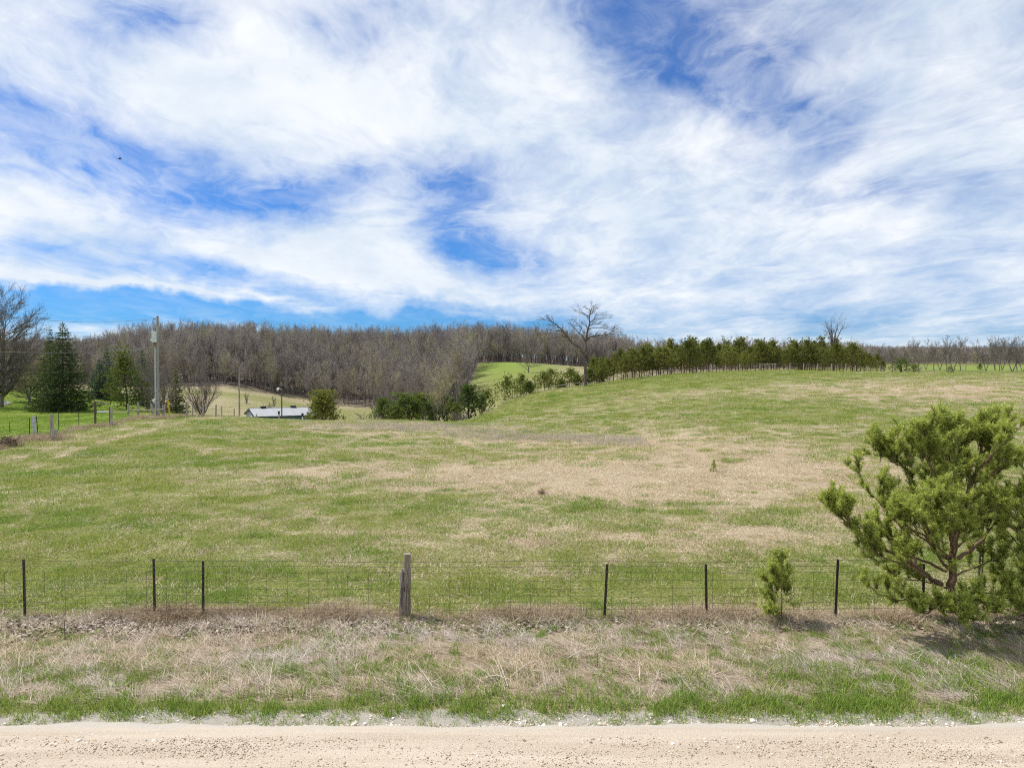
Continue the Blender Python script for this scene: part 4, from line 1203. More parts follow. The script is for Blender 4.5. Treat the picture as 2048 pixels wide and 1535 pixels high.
g = G(); P0 = at(193, 823, 80); g.box((at(207, 823.2, 80).x, 80, P0.z), (1.5, .08, .18)); wb = tag(g.build('white_board', M['white_paint']), 'white board lying level behind the dark post of the left fence', 'board')
# ------------------------------------------------------------------ ridge fence
random.seed(31)
rf = thing('ridge_fence', 'grey wooden post and wire fence along the crest in front of the pines', 'fence')
RP = [(905, 838, 14), (931, 838, 12), (949, 837.5, 13), (977, 831, 13), (1006, 823, 14), (1033, 814, 16), (1046, 811, 12), (1075, 802, 13), (1103, 793, 13), (1133, 787, 14), (1160, 780, 13), (1188, 774, 12), (1216, 771, 14), (1246, 766, 14), (1274, 760, 13), (1301, 757, 13), (1338, 752.5, 13), (1355, 750, 12), (1366, 750, 13), (1395, 747, 13), (1424, 745, 13), (1452, 742.5, 13), (1480, 740.5, 13),
      (1520, 739, 13), (1550, 739, 13), (1580, 739.5, 14), (1607, 740, 14), (1635, 741, 15), (1663, 741, 14), (1692, 742, 15), (1711, 742, 12), (1736, 742.5, 12), (1760, 743, 12), (1788, 744, 13), (1816, 744.5, 12), (1841, 744.5, 11), (1868, 745.5, 10), (1900, 746, 9), (1931, 746.5, 7), (1960, 747, 5), (1985, 748, 4), (2015, 748.5, 4), (2043, 749, 5)]
tops = []
for (px, r0, h) in RP:
    b = on(px, 141 + U(-.4, .4)); hh_ = h / F * 141 + max(0, (b.z - at(px, r0, 141).z)) * 0 + max(-.35, min(.35, at(px, r0 - h, 141).z - (b.z + h / F * 141)))
    _, tp = wood_post(rf, b, max(.45, hh_ ), U(.075, .11), M['post_wood'], (U(-.03, .03), 0), 'post', 6); tops.append((b, max(.45, hh_)))
for fr in (.35, .62, .9):
    g = G(); P_ = [t[0] + Vector((0, -.12, t[1] * fr)) for t in tops]; g.tube(P_, [.011] * len(P_), 3, False); g.build('wire', M['wire'], rf)
for (i, j) in ((9, 11), (12, 13), (23, 24)):
    if j - i == 2: i, j = 8, 10
    g = G(); g.tube([tops[i][0] + Vector((0, 0, tops[i][1] * .82)), tops[j][0] + Vector((0, 0, tops[j][1] * .9))], [.06, .055], 6); g.build('rail', M['post_wood'], rf)

# ------------------------------------------------------------------ elm on the ridge (limbs traced, twigs grown)
random.seed(41)
ED = 138.5
eb = on(1171, ED)
def ep(x, y, dy=0.0):
    p = at(1060 + x / 7.308, 590 + y / 7.308, ED); return Vector((p.x - eb.x, dy, p.z - eb.z))
elm = thing('elm_tree', 'tall bare elm with a forked spreading crown standing alone at the ridge fence', 'tree', eb)
gt, gc = G(), G()
Pe = BP(n=[0, 13, 7, 4, 0], t0=[.3, .22, .15, .1, .1], ang=[.7, .75, .7, .7, .7], ratio=[.3, .30, .42, .5, .5], up=[0, .06, .05, .02], wander=.14, maxlvl=4, tubelvl=1, tw=.027, shape=.25)
gt.tube([ep(815, 1362), ep(812, 1250), ep(810, 1100), ep(800, 960), ep(782, 850)], [.36, .31, .29, .28, .28], 9, False)
for (pts, r0, r1) in (
    ([(782, 852, 0), (740, 770, .3), (620, 700, .8), (560, 600, 1.2), (490, 520, 1.6), (400, 430, 2), (310, 370, 2.2), (180, 340, 2.4)], .25, .03),
    ([(490, 520, 1.6), (440, 522, 1.0), (380, 520, .6), (230, 500, 0)], .10, .02), ([(530, 560, 1.4), (560, 520, 2), (590, 470, 2.5)], .06, .02), ([(560, 615, 1.2), (490, 605, .4), (400, 640, -.4)], .08, .02),
    ([(640, 705, .7), (690, 640, 1.4), (700, 600, 1.9)], .07, .02), ([(400, 430, 2), (330, 440, 1.4), (250, 450, 1)], .05, .02), ([(340, 385, 2.2), (290, 330, 2.4), (255, 300, 2.8)], .05, .015),
    ([(782, 852, 0), (818, 770, -.1), (808, 680, -.2), (830, 560, -.3), (870, 400, -.3), (860, 310, -.4), (885, 230, -.5), (905, 165, -.6)], .24, .03),
    ([(808, 685, -.2), (760, 600, -.8), (690, 540, -1.2), (630, 490, -1.6), (580, 430, -2)], .14, .02), ([(720, 560, -1), (735, 500, -1.5), (740, 440, -2)], .06, .015), ([(740, 500, -1.4), (690, 430, -1.2), (620, 350, -1)], .06, .015),
    ([(815, 672, -.2), (880, 610, -.8), (980, 598, -1.4), (1100, 588, -2), (1200, 575, -2.4), (1290, 600, -2.6)], .16, .02), ([(1100, 588, -2), (1170, 540, -2.2), (1250, 500, -2.2)], .05, .015), ([(900, 608, -.9), (990, 640, -1), (1050, 660, -1.2)], .05, .015),
    ([(870, 400, -.3), (940, 350, .5), (1040, 340, 1.2), (1150, 330, 1.8)], .09, .018), ([(862, 320, -.4), (800, 280, -.2), (720, 240, .2), (640, 220, .6)], .09, .018), ([(866, 300, -.4), (930, 240, .6), (990, 195, 1.2)], .07, .015),
    ([(842, 500, -.3), (940, 480, -1), (1040, 492, -1.6), (1150, 520, -2), (1230, 540, -2.2)], .08, .015), ([(862, 440, -.3), (940, 410, .6), (1060, 420, 1.4)], .07, .015), ([(880, 230, -.5), (830, 190, 0), (800, 170, .4)], .05, .012),
    ([(850, 480, -.3), (780, 440, -.8), (720, 400, -1.2)], .06, .015), ([(905, 380, 0), (980, 300, -.8), (1080, 290, -1.2)], .06, .015)):
    V_ = [ep(*q) for q in pts]; k = len(V_)
    rad = [r0 + (r1 - r0) * (i / (k - 1)) for i in range(k)]
    Lp = sum((V_[i + 1] - V_[i]).length for i in range(k - 1))
    Pe.n = [0, max(7, int(Lp * 2.6)), 7, 4, 0]; Pe.ratio = [.3, min(.50, 2.0 / Lp), .5, .5, .5]; Pe.t0[1] = .30 if Lp > 5 else .15
    grow(gt, gc, V_[0], None, Lp, r0, 1, Pe, (V_, rad))
link_data('trunk', gt.mesh('trunk', M['bark_dark'], True), elm); link_data('crown', gc.mesh('crown', M['twig_elm']), elm)

# ------------------------------------------------------------------ pines behind the ridge fence
random.seed(51)
pv = [meshes(pine(U(6.2, 7.6), .10, U(.24, .44), U(1.7, 2.3), 8, .03, .42, .055, 60, 7, 8), M['bark_pine'], M['needle_pine']) for i in range(10)]
PG = 'pines planted behind the ridge fence'
def put(name, label, catg, loc, ms, group=None, s=1.0, sx=None):
    t = thing(name, label, catg, loc, U(0, 6.28), group)
    t.scale = (sx or s, sx or s, s)
    link_data('trunk', ms[0], t); link_data('crown', ms[1], t)
    return t
px = 1188.0; k = 0
while px < 1765:
    row_top = np.interp(px, [1180, 1250, 1290, 1320, 1380, 1430, 1450, 1500, 1560, 1620, 1700, 1740, 1770], [712, 700, 688, 690, 678, 680, 692, 682, 684, 684, 688, 700, 712])
    d = U(145, 158) if k % 2 else U(158, 186); b = on(px, d); h = at(px, row_top + random.choice((U(-13, 2), U(-2, 10), U(4, 28))), d).z - b.z
    put('pine_tree', 'bushy dark green pine in the plantation row behind the ridge fence', 'pine', b, pv[k % 10], PG, max(2.2, h) / 6.9, max(2.2, h) / 6.9 * U(.9, 1.25))
    k += 1; px += U(3.8, 8.5)
for (px, top, base, d, wd) in ((1012, 750, 799, 147, 1.0), (1042, 747, 790, 160, 1.0), (1058, 761, 801, 143.5, .9), (1089, 744, 790, 150, 1.15), (1103, 734, 780, 175, .95), (1139, 736, 775, 152, 1.1), (1155, 748, 778, 149, .8), (970, 780, 815, 155, 1.0), (1123, 757, 780, 147, .8), (1178, 735, 775, 146, .8), (1200, 735, 772, 148, .85)):
    b = on(px, d); h = max(1.5, at(px, top, d).z - b.z)
    lab = {1012: 'round young pine farthest down the slope beyond the ridge fence', 1042: 'young pine between two others on the slope below the elm', 1058: 'short young pine close against the ridge fence on the slope', 1089: 'broad young pine with a dark bare stem below the elm', 1103: 'dull grey green pine rising behind the broad young pine', 1139: 'flat topped young pine with two pale stems just left of the elm', 1155: 'small pine tucked beside the elm trunk, on its left', 970: 'squat young pine at the lower end of the slope', 1123: 'low yellow green pine shrub left of the twin stemmed pine', 1178: 'pine right behind the elm trunk', 1200: 'slim pine just right of the elm trunk'}[px]
    gg = meshes(pine(h, .09, .18 if px not in (1139, 1089) else .32, 2.25 * wd * max(.75, h / 4.6), 8, .03, .32, .055, 6, 10, 10), M['bark_pine'], M['needle_young'])
    put('pine_tree', lab, 'pine', b, gg, 'young pines on the slope below the elm')
# spruce tip rising from the pines
put('spruce_tree', 'small pointed spruce whose thin tip rises above the pine row', 'spruce', on(1603, 160), meshes(spruce(at(1603, 678, 160).z - on(1603, 160).z, 1.3, .1, 22, 5, .2, .04), M['bark_dark'], M['needle_spruce']))

# ------------------------------------------------------------------ bare trees beyond the ridge
random.seed(61)
Pb = BP(n=[18, 8, 7, 3, 0], t0=[.22, .2, .15, .1, .1], up=[.02, .12, .07, .03], ang=[.75, .7, .7, .7], ratio=[.52, .48, .45, .5, .5], tw=.045, maxlvl=4)
bv = [meshes(bare_tree(12, .20, Pb, .05, 1 if i < 3 else 2, .85), M['bark_grey'], M['twig_grey']) for i in range(5)]
# V-shaped tree
d = 178; b = on(1667, d); vt = thing('bare_tree', 'bare tree split into a V of upright limbs above the pine row', 'tree', b)
gt, gc = G(), G(); Hh = at(1667, 646, d).z - b.z
Pv = BP(n=[0, 10, 6, 3, 0], t0=[.2, .35, .2, .1, .1], ratio=[.3, .22, .45, .5, .4], up=[0, .1, .08, .02], tw=.032, shape=.2, ang=[.6, .6, .7, .7], maxlvl=4)
for (tx, tz, bz_) in ((-2.0, .93, .5), (-.7, 1.0, .45), (.9, 1.0, .42), (2.3, .96, .42), (-1.2, .8, .5)):
    V_ = [Vector((0, 0, -.2)), Vector((tx * .05, 0, Hh * bz_ * .6)), Vector((tx * .35, U(-.4, .4), Hh * .68)), Vector((tx * .8, U(-.8, .8), Hh * .86)), Vector((tx, U(-1, 1), Hh * tz))]
    grow(gt, gc, V_[0], None, Hh, .2, 1, Pv, (V_, [.26, .2, .13, .08, .03]))
link_data('trunk', gt.mesh('trunk', M['bark_dark'], True), vt); link_data('crown', gc.mesh('crown', M['twig_grey']), vt)
for (px, top, d, lab, sx) in ((1472, 672, 200, 'round crowned bare tree rising behind the middle of the pine row', 1.25), (1522, 674, 210, 'thin pale bare tree poking above the pine row', .6), (1340, 682, 215, 'bare tree top showing between the elm and the tallest pines', 1.0)):
    b = on(px, d); put('bare_tree', lab, 'tree', b, random.choice(bv), None, (at(px, top, d).z - b.z) / 11.5, (at(px, top, d).z - b.z) / 11.5 * sx)
RG = 'bare trees standing along the far right field edge'
for (px, top, d) in ((1752, 690, 205), (1768, 686, 215), (1785, 693, 210), (1812, 683, 222), (1828, 678, 230), (1838, 684, 215), (1852, 690, 236), (1866, 680, 225), (1880, 676, 236), (1893, 684, 222), (1906, 671, 226), (1921, 683, 232), (1931, 690, 218), (1972, 678, 230), (1990, 672, 236), (1999, 676, 225), (2004, 673, 240), (2024, 674, 228), (2034, 678, 236), (2044, 684, 224), (2060, 676, 230), (2085, 680, 226), (1960, 692, 240)):
    b = on(px, d); h = at(px, top, d).z - b.z
    put('bare_tree', 'grey leafless tree in the hedgerow at the far right edge of the field', 'tree', b, random.choice(bv), RG, h / 11.5, h / 11.5 * U(.75, 1.0))
cv_ = [meshes(bushy(1.5, 2.0, 130, .30, .04, 6), M['bark_dark'], m_) for m_ in (M['needle_young'], M['needle_cedar'])]
for (px, top, d, i, lab, sx) in ((1804, 718, 175, 1, 'dark evergreen bush just past the end of the pine row', 1.3), (1830, 729, 170, 0, 'pale green low bush among the right fence posts', 1.1), (1900, 733, 180, 0, 'small light green bush right of the pine row', 1.0), (1960, 727, 235, 1, 'round dark bush standing in the far green field', .8)):
    b = on(px, d); h = max(1.2, at(px, top, d).z - b.z); put('evergreen_bush', lab, 'bush', b, cv_[i], None, h / 2, h / 2 * sx)

# ------------------------------------------------------------------ trees on the left
random.seed(71)
def spruce_at(name, px, top, d, wd, mat, label, rows=40, m=7, catg='spruce', base_extra=0, **kw):
    b = on(px, d); h = at(px, top, d).z - b.z
    return put(name, label, catg, b, meshes(spruce(h, wd, .17, rows, m, **kw), M['bark_dark'], mat))
spruce_at('spruce_tree', 126, 642, 86, 4.3, M['needle_spruce'], 'large dark spruce with a pointed top on the lawn at left', 46, 10, tw=.032)
spruce_at('spruce_tree', 101, 655, 93, 2.4, M['needle_spruce'], 'narrow spruce half hidden behind the large one, on its left', 40, 8)
spruce_at('spruce_tree', 214, 694, 118, 3.0, M['needle_blue'], 'dark blue green spruce between the large spruce and the yellowish pine', 34, 8)
spruce_at('spruce_tree', 199, 716, 116, 3.2, M['needle_blue'], 'lower blue green spruce left of its darker twin', 28, 8)
spruce_at('spruce_tree', 285, 697, 112, 2.6, M['needle_blue'], 'blue green spruce showing behind the yellowish pine', 30, 7)
spruce_at('spruce_tree', 352, 735, 97, 1.9, M['needle_spruce'], 'dark low spruce behind the bare bush right of the utility pole', 30, 8)
b = on(254, 96); h = at(254, 697, 96).z - b.z
put('pine_tree', 'yellowish open pine with a bare lower trunk left of the utility pole', 'pine', b, meshes(pine(h, .15, .10, 3.1, 14, .02, .34, .036, 30, 16, 11), M['bark_dark'], M['needle_young']))
b = on(645, 148); h = at(645, 782, 148).z - b.z
put('pine_tree', 'broad dark pine at the right end of the barn', 'pine', b, meshes(bushy(4.6, h, 1700, .55, .07, 8, 6), M['bark_dark'], M['needle_pine']))
b = on(688, 140); h = at(688, 830, 140).z - b.z
put('evergreen_bush', 'small green bush right of the broad pine at the barn', 'bush', b, meshes(bushy(1.1, max(h, 1.2), 60, .3, .05), M['bark_dark'], M['needle_cedar']))
# big bare tree at the left edge
random.seed(78)
Pl = BP(n=[40, 17, 9, 4, 0], t0=[.10, .12, .1, .1, .1], maxlvl=4, up=[.03, .06, .05, .02], ang=[1.05, .65, .6, .7], ratio=[.60, .42, .5, .5, .5], tw=.027, wander=.09, shape=.30)
b = on(0, 92); h = at(-14, 590, 92).z - b.z
put('bare_tree', 'big leafless tree spreading in from the left edge of the lawn', 'tree', b, meshes(bare_tree(h, .40, Pl, .02, 1, .80), M['bark_grey'], M['twig_grey']))
b = on(60, 104); h = at(60, 700, 104).z - b.z
put('bare_tree', 'smaller leafless tree between the big bare tree and the spruces', 'tree', b, meshes(bare_tree(h, .16, Pl, .04, 2, .85), M['bark_grey'], M['twig_bud']))
Ps = BP(n=[10, 9, 8, 3, 0], t0=[.1, .12, .1, .1, .1], maxlvl=4, up=[.05, .10, .05, .02], ang=[.6, .55, .6, .7], ratio=[.55, .5, .5, .5, .5], tw=.015, wander=.08, shape=.4)
b = on(404, 88); h = at(404, 742, 88).z - b.z
put('bare_tree', 'low bare tree with many rising stems left of the slim pole', 'tree', b, meshes(bare_tree(h, .08, Ps, .1, 6, .8), M['bark_dark'], M['twig_grey']))
b = on(326, 92); h = at(326, 722, 92).z - b.z
put('bare_tree', 'dense bare bush like tree right behind the utility pole', 'tree', b, meshes(bare_tree(h, .09, Ps, .1, 7, .8), M['bark_grey'], M['twig_grey']))
b = on(296, 99); h = at(296, 712, 99).z - b.z
put('bare_tree', 'bare brownish tree between the yellowish pine and the utility pole', 'tree', b, meshes(bare_tree(h, .08, Ps, .1, 5, .8), M['bark_grey'], M['twig_grey']))
# hollow in the middle
b = on(780, 165); h = at(780, 742, 165).z - b.z
put('bare_tree', 'grey rounded bare tree behind the cedars in the hollow', 'tree', b, meshes(bare_tree(h, .14, BP(**{**Ps.__dict__, 'tw': .03}), .1, 4, .8), M['bark_grey'], M['twig_grey']))
b = on(874, 132); h = at(874, 740, 132).z - b.z
put('bare_tree', 'slender budding tree in front of the cedars in the hollow', 'tree', b, meshes(bare_tree(h, .14, BP(**{**Ps.__dict__, 'tw': .025, 't0': [.35, .15, .1, .1, .1]}), .05, 3, .85), M['bark_dark'], M['twig_bud']))
b = on(1057, 262); h = at(1057, 692, 262).z - b.z
put('bare_tree', 'round bare tree standing on the green knoll before the wood', 'tree', b, meshes(bare_tree(h, .25, BP(**{**Pl.__dict__, 'tw': .045, 'n': [16, 9, 7, 3, 0]}), .02, 1, .85), M['bark_grey'], M['twig_grey']))
cb = [meshes(bushy(1.8, 3.4, 330, .34, .045, 7), M['bark_dark'], m_) for m_ in (M['needle_cedar'], M['needle_cedar'], M['needle_young'])]
for (px, top, d, i, sx, lab) in ((765, 800, 138, 0, .8, 'pointed cedar at the left end of the cedar clump'), (812, 791, 140, 1, 1.15, 'widest cedar in the middle of the hollow clump'), (838, 787, 142, 2, .9, 'lighter cedar right of the widest one in the clump'), (792, 812, 130, 2, .9, 'low yellow green cedar in front of the clump'),
                                 (895, 795, 136, 0, .9, 'dark cedar just right of the slender budding tree'), (937, 773, 150, 0, 1.0, 'tall dark cedar nearest the foot of the fence slope'), (912, 806, 128, 2, .8, 'small light cedar at the crest right of the budding tree'), (855, 806, 134, 1, .8, 'short cedar left of the budding tree'), (965, 792, 146, 1, .6, 'narrow cedar behind the squat young pine')):
    b = on(px, d); h = max(1.4, at(px, top, d).z - b.z); put('cedar_bush', lab, 'cedar', b, cb[i], 'cedars in the hollow', h / 3.3, h / 3.3 * sx)
Pt = BP(n=[9, 6, 5, 0], t0=[.1, .1, .1, .1], up=[.02, .05, .05, .02], ratio=[.5, .5, .5, .5], tw=.02)
tv = meshes(bare_tree(2.5, .05, Pt, .15, 5, .8), M['bark_grey'], M['twig_grey'])
for (px, top, d, lab) in ((740, 812, 120, 'grey leafless thicket left of the cedar clump'), (920, 812, 124, 'dark leafless thicket at the bottom of the fence slope'), (493, 778, 225, 'small bare sapling on the slope behind the barn'), (548, 784, 230, 'second sapling on the slope above the barn roof, near the yard lamp'), (540, 799, 205, 'low dead shrub on the slope behind the barn roof')):
    b = on(px, d); h = max(1.3, at(px, top, d).z - b.z); put('bare_shrub', lab, 'shrub', b, tv, None, h / 2.4, h / 2.4 * (.5 if px in (493, 548) else 1.3))

# ------------------------------------------------------------------ the wooded hill
random.seed(81); rng = np.random.default_rng(81)
Pf = BP(n=[20, 8, 7, 0], t0=[.30, .22, .15, .1], up=[.02, .13, .06, .03], ang=[.70, .65, .65, .7], ratio=[.36, .50, .5, .5], tw=.050, wander=.07, shape=.42)
def joined(gtgc, name):
    a, b_ = gtgc; me = bpy.data.meshes.new(name)
    nvx = len(a.v)
    me.from_pydata([tuple(p) for p in a.v + b_.v], [], a.f + [tuple(i + nvx for i in f) for f in b_.f])
    mi = np.zeros(len(me.polygons), np.int32); mi[len(a.f):] = 1
    return me, mi
fsrc = []
Pw = BP(n=[16, 10, 8, 0], t0=[.22, .2, .15, .1], up=[.02, .12, .06, .03], ang=[.85, .7, .65, .7], ratio=[.52, .48, .5, .5], tw=.050, wander=.08, shape=.35)
for i in range(9):
    me, mi = joined(bare_tree(17, .17, Pf, .04, 1, .88) if i % 3 != 2 else bare_tree(15.5, .20, Pw, .06, 1, .82), 'wood_tree')
    me.materials.append(M['bark_grey'] if i % 3 else M['bark_dark']); me.materials.append(M['twig_bud'] if i in (2, 7) else M['twig_grey'] if i == 4 else M['twig_forest'])
    me.polygons.foreach_set('material_index', mi); fsrc.append(me)
N = 60000
y = np.sqrt(rng.uniform(190 ** 2, 640 ** 2, N)); x = rng.uniform(-1.05, 1.0, N) * y
wm, wedge = wood_mask(x, y)
ppx = CX + F * x / y
dep = y - wedge
dens = np.where(dep < 30, 2.0, np.where(dep < 90, 1.0, .5)) * np.where(ppx > 1300, .45, 1.0)
ok = wm & (dep < np.where(ppx < 950, 270, 190)) & (rng.uniform(0, 1, N) < dens * .42 * (np.abs(ppx - 1024) < 1500)) & (ppx < 1790)
x, y, dep, ppx = x[ok], y[ok], dep[ok], ppx[ok]
z = gz(x, y)
row_ = HOR - 0
s = rng.uniform(.62, 1.12, len(x)) * (.85 + .35 * fbm(x * .05, y * .05, 201)) * np.where(ppx > 1250, .85, 1.0)
s *= np.where(dep < 14, rng.uniform(.5, .9, len(x)), 1)
inview = np.abs(ppx - 1024) < 1010
o_ = np.argsort(dep + 1000 * (~inview) + rng.uniform(0, 6, len(x)))
single, rest = o_[:200], o_[200:]
FG = 'bare trees along the front of the hillside wood'
for i in single:
    t = link_data('bare_tree', fsrc[rng.integers(0, 9)])
    t.location = (x[i], y[i], z[i]); t.rotation_euler = (0, 0, U(0, 6.28)); t.scale = (s[i] * U(.8, 1.1),) * 2 + (s[i],)
    tag(t, 'slim grey leafless tree in the front rank of the hillside wood', 'tree', FG)
n = len(rest)
scatter('hillside_wood', np.stack([x[rest], y[rest], z[rest]], 1), np.stack([rng.normal(0, .04, n), rng.normal(0, .04, n), rng.uniform(0, 6.28, n)], 1), s[rest], rng.integers(0, 9, n), fsrc, {'mixv': rng.uniform(0, 1, n)}, 'leafless grey brown wood covering the hill')
print('wood', n)
# distant wooded ridge at the right
N = 16000
y = rng.uniform(600, 850, N); x = (rng.uniform(1640, 2350, N) - CX) / F * y
z = gz(x, y)
scatter('distant_wood', np.stack([x, y, z - 1], 1)[:4200], np.stack([np.zeros(4200), np.zeros(4200), rng.uniform(0, 6.28, 4200)], 1), rng.uniform(.55, .85, 4200), rng.integers(0, 9, 4200), fsrc, {'mixv': rng.uniform(0, 1, 4200)}, 'far bare wood on the ridge at the right')

# ------------------------------------------------------------------ foreground Scots pine
random.seed(91)
PD = 13.75
def pp(x, y, dy=0.0):
    p = at(1536 + x / 2.951, 780 + y / 2.951, PD); s_ = (PD + dy) / PD
    return Vector((p.x * s_, PD + dy, CH + (p.z - CH) * s_))
pbase = Vector((pp(1082, 1300).x, PD, 0))
def rel(p): return p - pbase
fp = thing('scots_pine', 'bushy Scots pine with bright needles at the fence on the right', 'pine', pbase)
fp.scale = (.94, .94, .935); fp.location.x += .04
gt, gc = G(), G()
shoots = []
NF = .52
def limb(pts, r0, r1, t0=.3, n=12, L=.42, tubeg=None, dens=1.0):
    V_ = [rel(pp(*q)) for q in pts]
    # smooth
    W = []
    for i in range(len(V_) - 1):
        for u in (0, .33, .66):
            W.append(V_[i].lerp(V_[i + 1], u) + rv(.012))
    W.append(V_[-1]); k = len(W)
    rad = [r0 + (r1 - r0) * (i / (k - 1)) ** .8 for i in range(k)]
    t0 *= .85; n = max(3, int(n * NF)); gt.tube(W, rad, 8 if r0 > .04 else 6, False)
    Lt = sum((W[i + 1] - W[i]).length for i in range(k - 1))
    for j in range(n):
        t = t0 + (1 - t0) * (j + random.random()) / n
        f = t * (k - 1); i = min(int(f), k - 2); q = W[i].lerp(W[i + 1], f - i); dd = (W[i + 1] - W[i]).normalized()
        cd = perp_dir(dd, U(.5, 1.1)); cd.z += .45; cd.normalize()
        l = L * U(.6, 1.3) * (1.15 - .5 * t)
        side_branch(q, cd, l, max(.006, rad[i] * .3), 1, dens)
    whorl(W[-1], (W[-1] - W[-2]).normalized(), 5 if NF > .5 else 2)
def side_branch(q, d, l, r, lvl, dens):
    m1 = q + (d + rv(.12)).normalized() * l * .5; d2 = (d + rv(.15) + Vector((0, 0, .30))).normalized(); e = m1 + d2 * l * .5
    gt.tube([q, m1, e], [r, r * .7, r * .4], 4, False)
    whorl(e, d2, 4 if lvl == 1 else 3)
    shoots.append((q.lerp(m1, .6), m1, 0.0)); shoots.append((m1, e, .15))
    ns = max(2, int(l / .19 * dens))
    for k in range(ns):
        t = U(.35, 1.0); p = q.lerp(m1, t * 2) if t < .5 else m1.lerp(e, t * 2 - 1)
        sd = perp_dir(d2, U(.4, 1.0)); sd.z += .6; sd.normalize()
        if lvl == 1 and random.random() < .55:
            side_branch(p, sd, l * U(.4, .65), r * .6, 2, dens)
        else:
            sl_ = U(.08, .16); e2 = p + sd * sl_; gt.ribbon(p, e2, .004, .002); shoots.append((p, e2, .2)); whorl(e2, sd, 2)
def whorl(p, d, n):
    """a candelabrum of leafy shoots at a branch end"""
    shoots.append((p - d * .04, p + d * U(.12, .20), 1.0))
    for k in range(n):
        sd = perp_dir(d, U(.45, .95)); sd.z += .45; sd.normalize(); L_ = U(.08, .17)
        gt.ribbon(p, p + sd * L_, .004, .002); shoots.append((p, p + sd * L_, U(.45, 1.0)))
limb([(1080, 1310), (1078, 1180), (1084, 1060), (1090, 960), (1088, 880), (1120, 760), (1150, 650), (1180, 540), (1215, 450, .1), (1250, 330, .1), (1262, 250, .1), (1255, 170, .1)], .098, .016, .55, 34, .6)
limb([(1015, 1135, -.05), (930, 1075, -.2), (850, 1010, -.3), (740, 958, -.4), (640, 900, -.5), (540, 840, -.55), (440, 765, -.6), (350, 680, -.6)], .058, .010, .38, 35, 0.51)
limb([(855, 1010, -.3), (825, 900, -.2), (808, 810, -.15), (740, 740, -.1), (640, 640, -.1), (520, 500, -.1)], .036, .010, .30, 29, 0.58)
limb([(1060, 965), (985, 930, .1), (930, 850, .2), (900, 720, .3), (860, 560, .4), (800, 420, .5), (720, 330, .5), (630, 265, .5)], .060, .010, .35, 37, 0.64)
limb([(1095, 850), (1020, 700, -.2), (985, 560, -.3), (950, 400, -.4), (905, 310, -.4), (878, 230, -.4)], .050, .010, .30, 35, 0.61)
limb([(1150, 660), (1110, 520, .3), (1080, 380, .4), (1048, 300, .4), (1028, 200, .4)], .040, .010, .35, 29, 0.58)
limb([(1205, 470, .05), (1260, 390, -.2), (1330, 310, -.4), (1368, 250, -.4), (1388, 190, -.4)], .036, .010, .30, 27, 0.54)
limb([(1195, 500, .05), (1300, 450, .3), (1400, 400, .4), (1465, 370, .5)], .034, .010, .35, 24, 0.51)
limb([(1090, 980), (1180, 930, .15), (1250, 870, .3), (1330, 780, .5), (1400, 700, .6), (1440, 650, .6)], .046, .010, .40, 29, 0.54)
limb([(1115, 780), (1200, 720, -.5), (1270, 680, -.8), (1330, 640, -.9)], .034, .010, .3, 24, 0.54)
limb([(1085, 1060), (1010, 980, -.6), (960, 880, -1.0), (920, 770, -1.2), (880, 680, -1.3)], .040, .010, .35, 29, 0.58)
limb([(1090, 940), (1060, 800, -.7), (1010, 700, -1.0), (980, 640, -1.1)], .034, .010, .35, 24, 0.54)
limb([(1085, 1000), (1110, 900, -.7), (1120, 800, -.95), (1130, 740, -1.05)], .030, .010, .35, 21, 0.51)
limb([(1100, 820), (1060, 600, .8), (1000, 450, 1.0), (960, 340, 1.1)], .036, .010, .3, 27, 0.58)
limb([(1140, 690), (1230, 560, .8), (1300, 480, 1.0), (1340, 420, 1.1)], .032, .010, .3, 21, 0.58)
limb([(1075, 1225, -.1), (1000, 1225, -.35), (900, 1258, -.5), (790, 1240, -.55), (650, 1210, -.55), (560, 1140, -.55)], .030, .008, .55, 12, .24)
limb([(1085, 1220), (1160, 1195, .1), (1260, 1185, .3), (1400, 1190, .5), (1500, 1170, .6)], .030, .008, .45, 14, .34)
limb([(1070, 1210), (1060, 1270, -.6), (1090, 1300, -1.0), (1130, 1330, -1.25), (1180, 1340, -1.4)], .026, .008, .35, 20, .34)
limb([(1070, 1210), (990, 1270, -.6), (940, 1310, -.9), (880, 1310, -1.1)], .024, .008, .35, 16, .32)
limb([(1080, 1215), (1180, 1250, -.6), (1250, 1290, -.95), (1310, 1290, -1.1)], .024, .008, .35, 16, .32)
limb([(1065, 1160), (960, 1130, .3), (860, 1110, .5), (720, 1090, .6)], .024, .006, .4, 14, .30, dens=.6)
limb([(1050, 1050), (940, 1000, .2), (820, 960, .3), (700, 860, .4), (600, 760, .45)], .034, .010, .35, 24, .5)
limb([(980, 1110, -.2), (880, 1060, -.5), (780, 1010, -.7), (650, 960, -.8), (560, 900, -.85)], .026, .008, .4, 18, .42)
limb([(1080, 1000), (1000, 900, -.4), (900, 820, -.7), (800, 760, -.9), (720, 700, -1.0)], .030, .010, .35, 24, .5)
limb([(1090, 930), (1150, 850, .5), (1220, 780, .8), (1290, 720, 1.0)], .026, .008, .3, 18, .5)
limb([(1085, 1080), (1180, 1040, .3), (1280, 1000, .5), (1400, 960, .6)], .024, .008, .4, 16, .42, dens=.8)
limb([(440, 765, -.6), (400, 700, -.6), (345, 640, -.6), (300, 630, -.6)], .012, .006, .1, 12, .22)
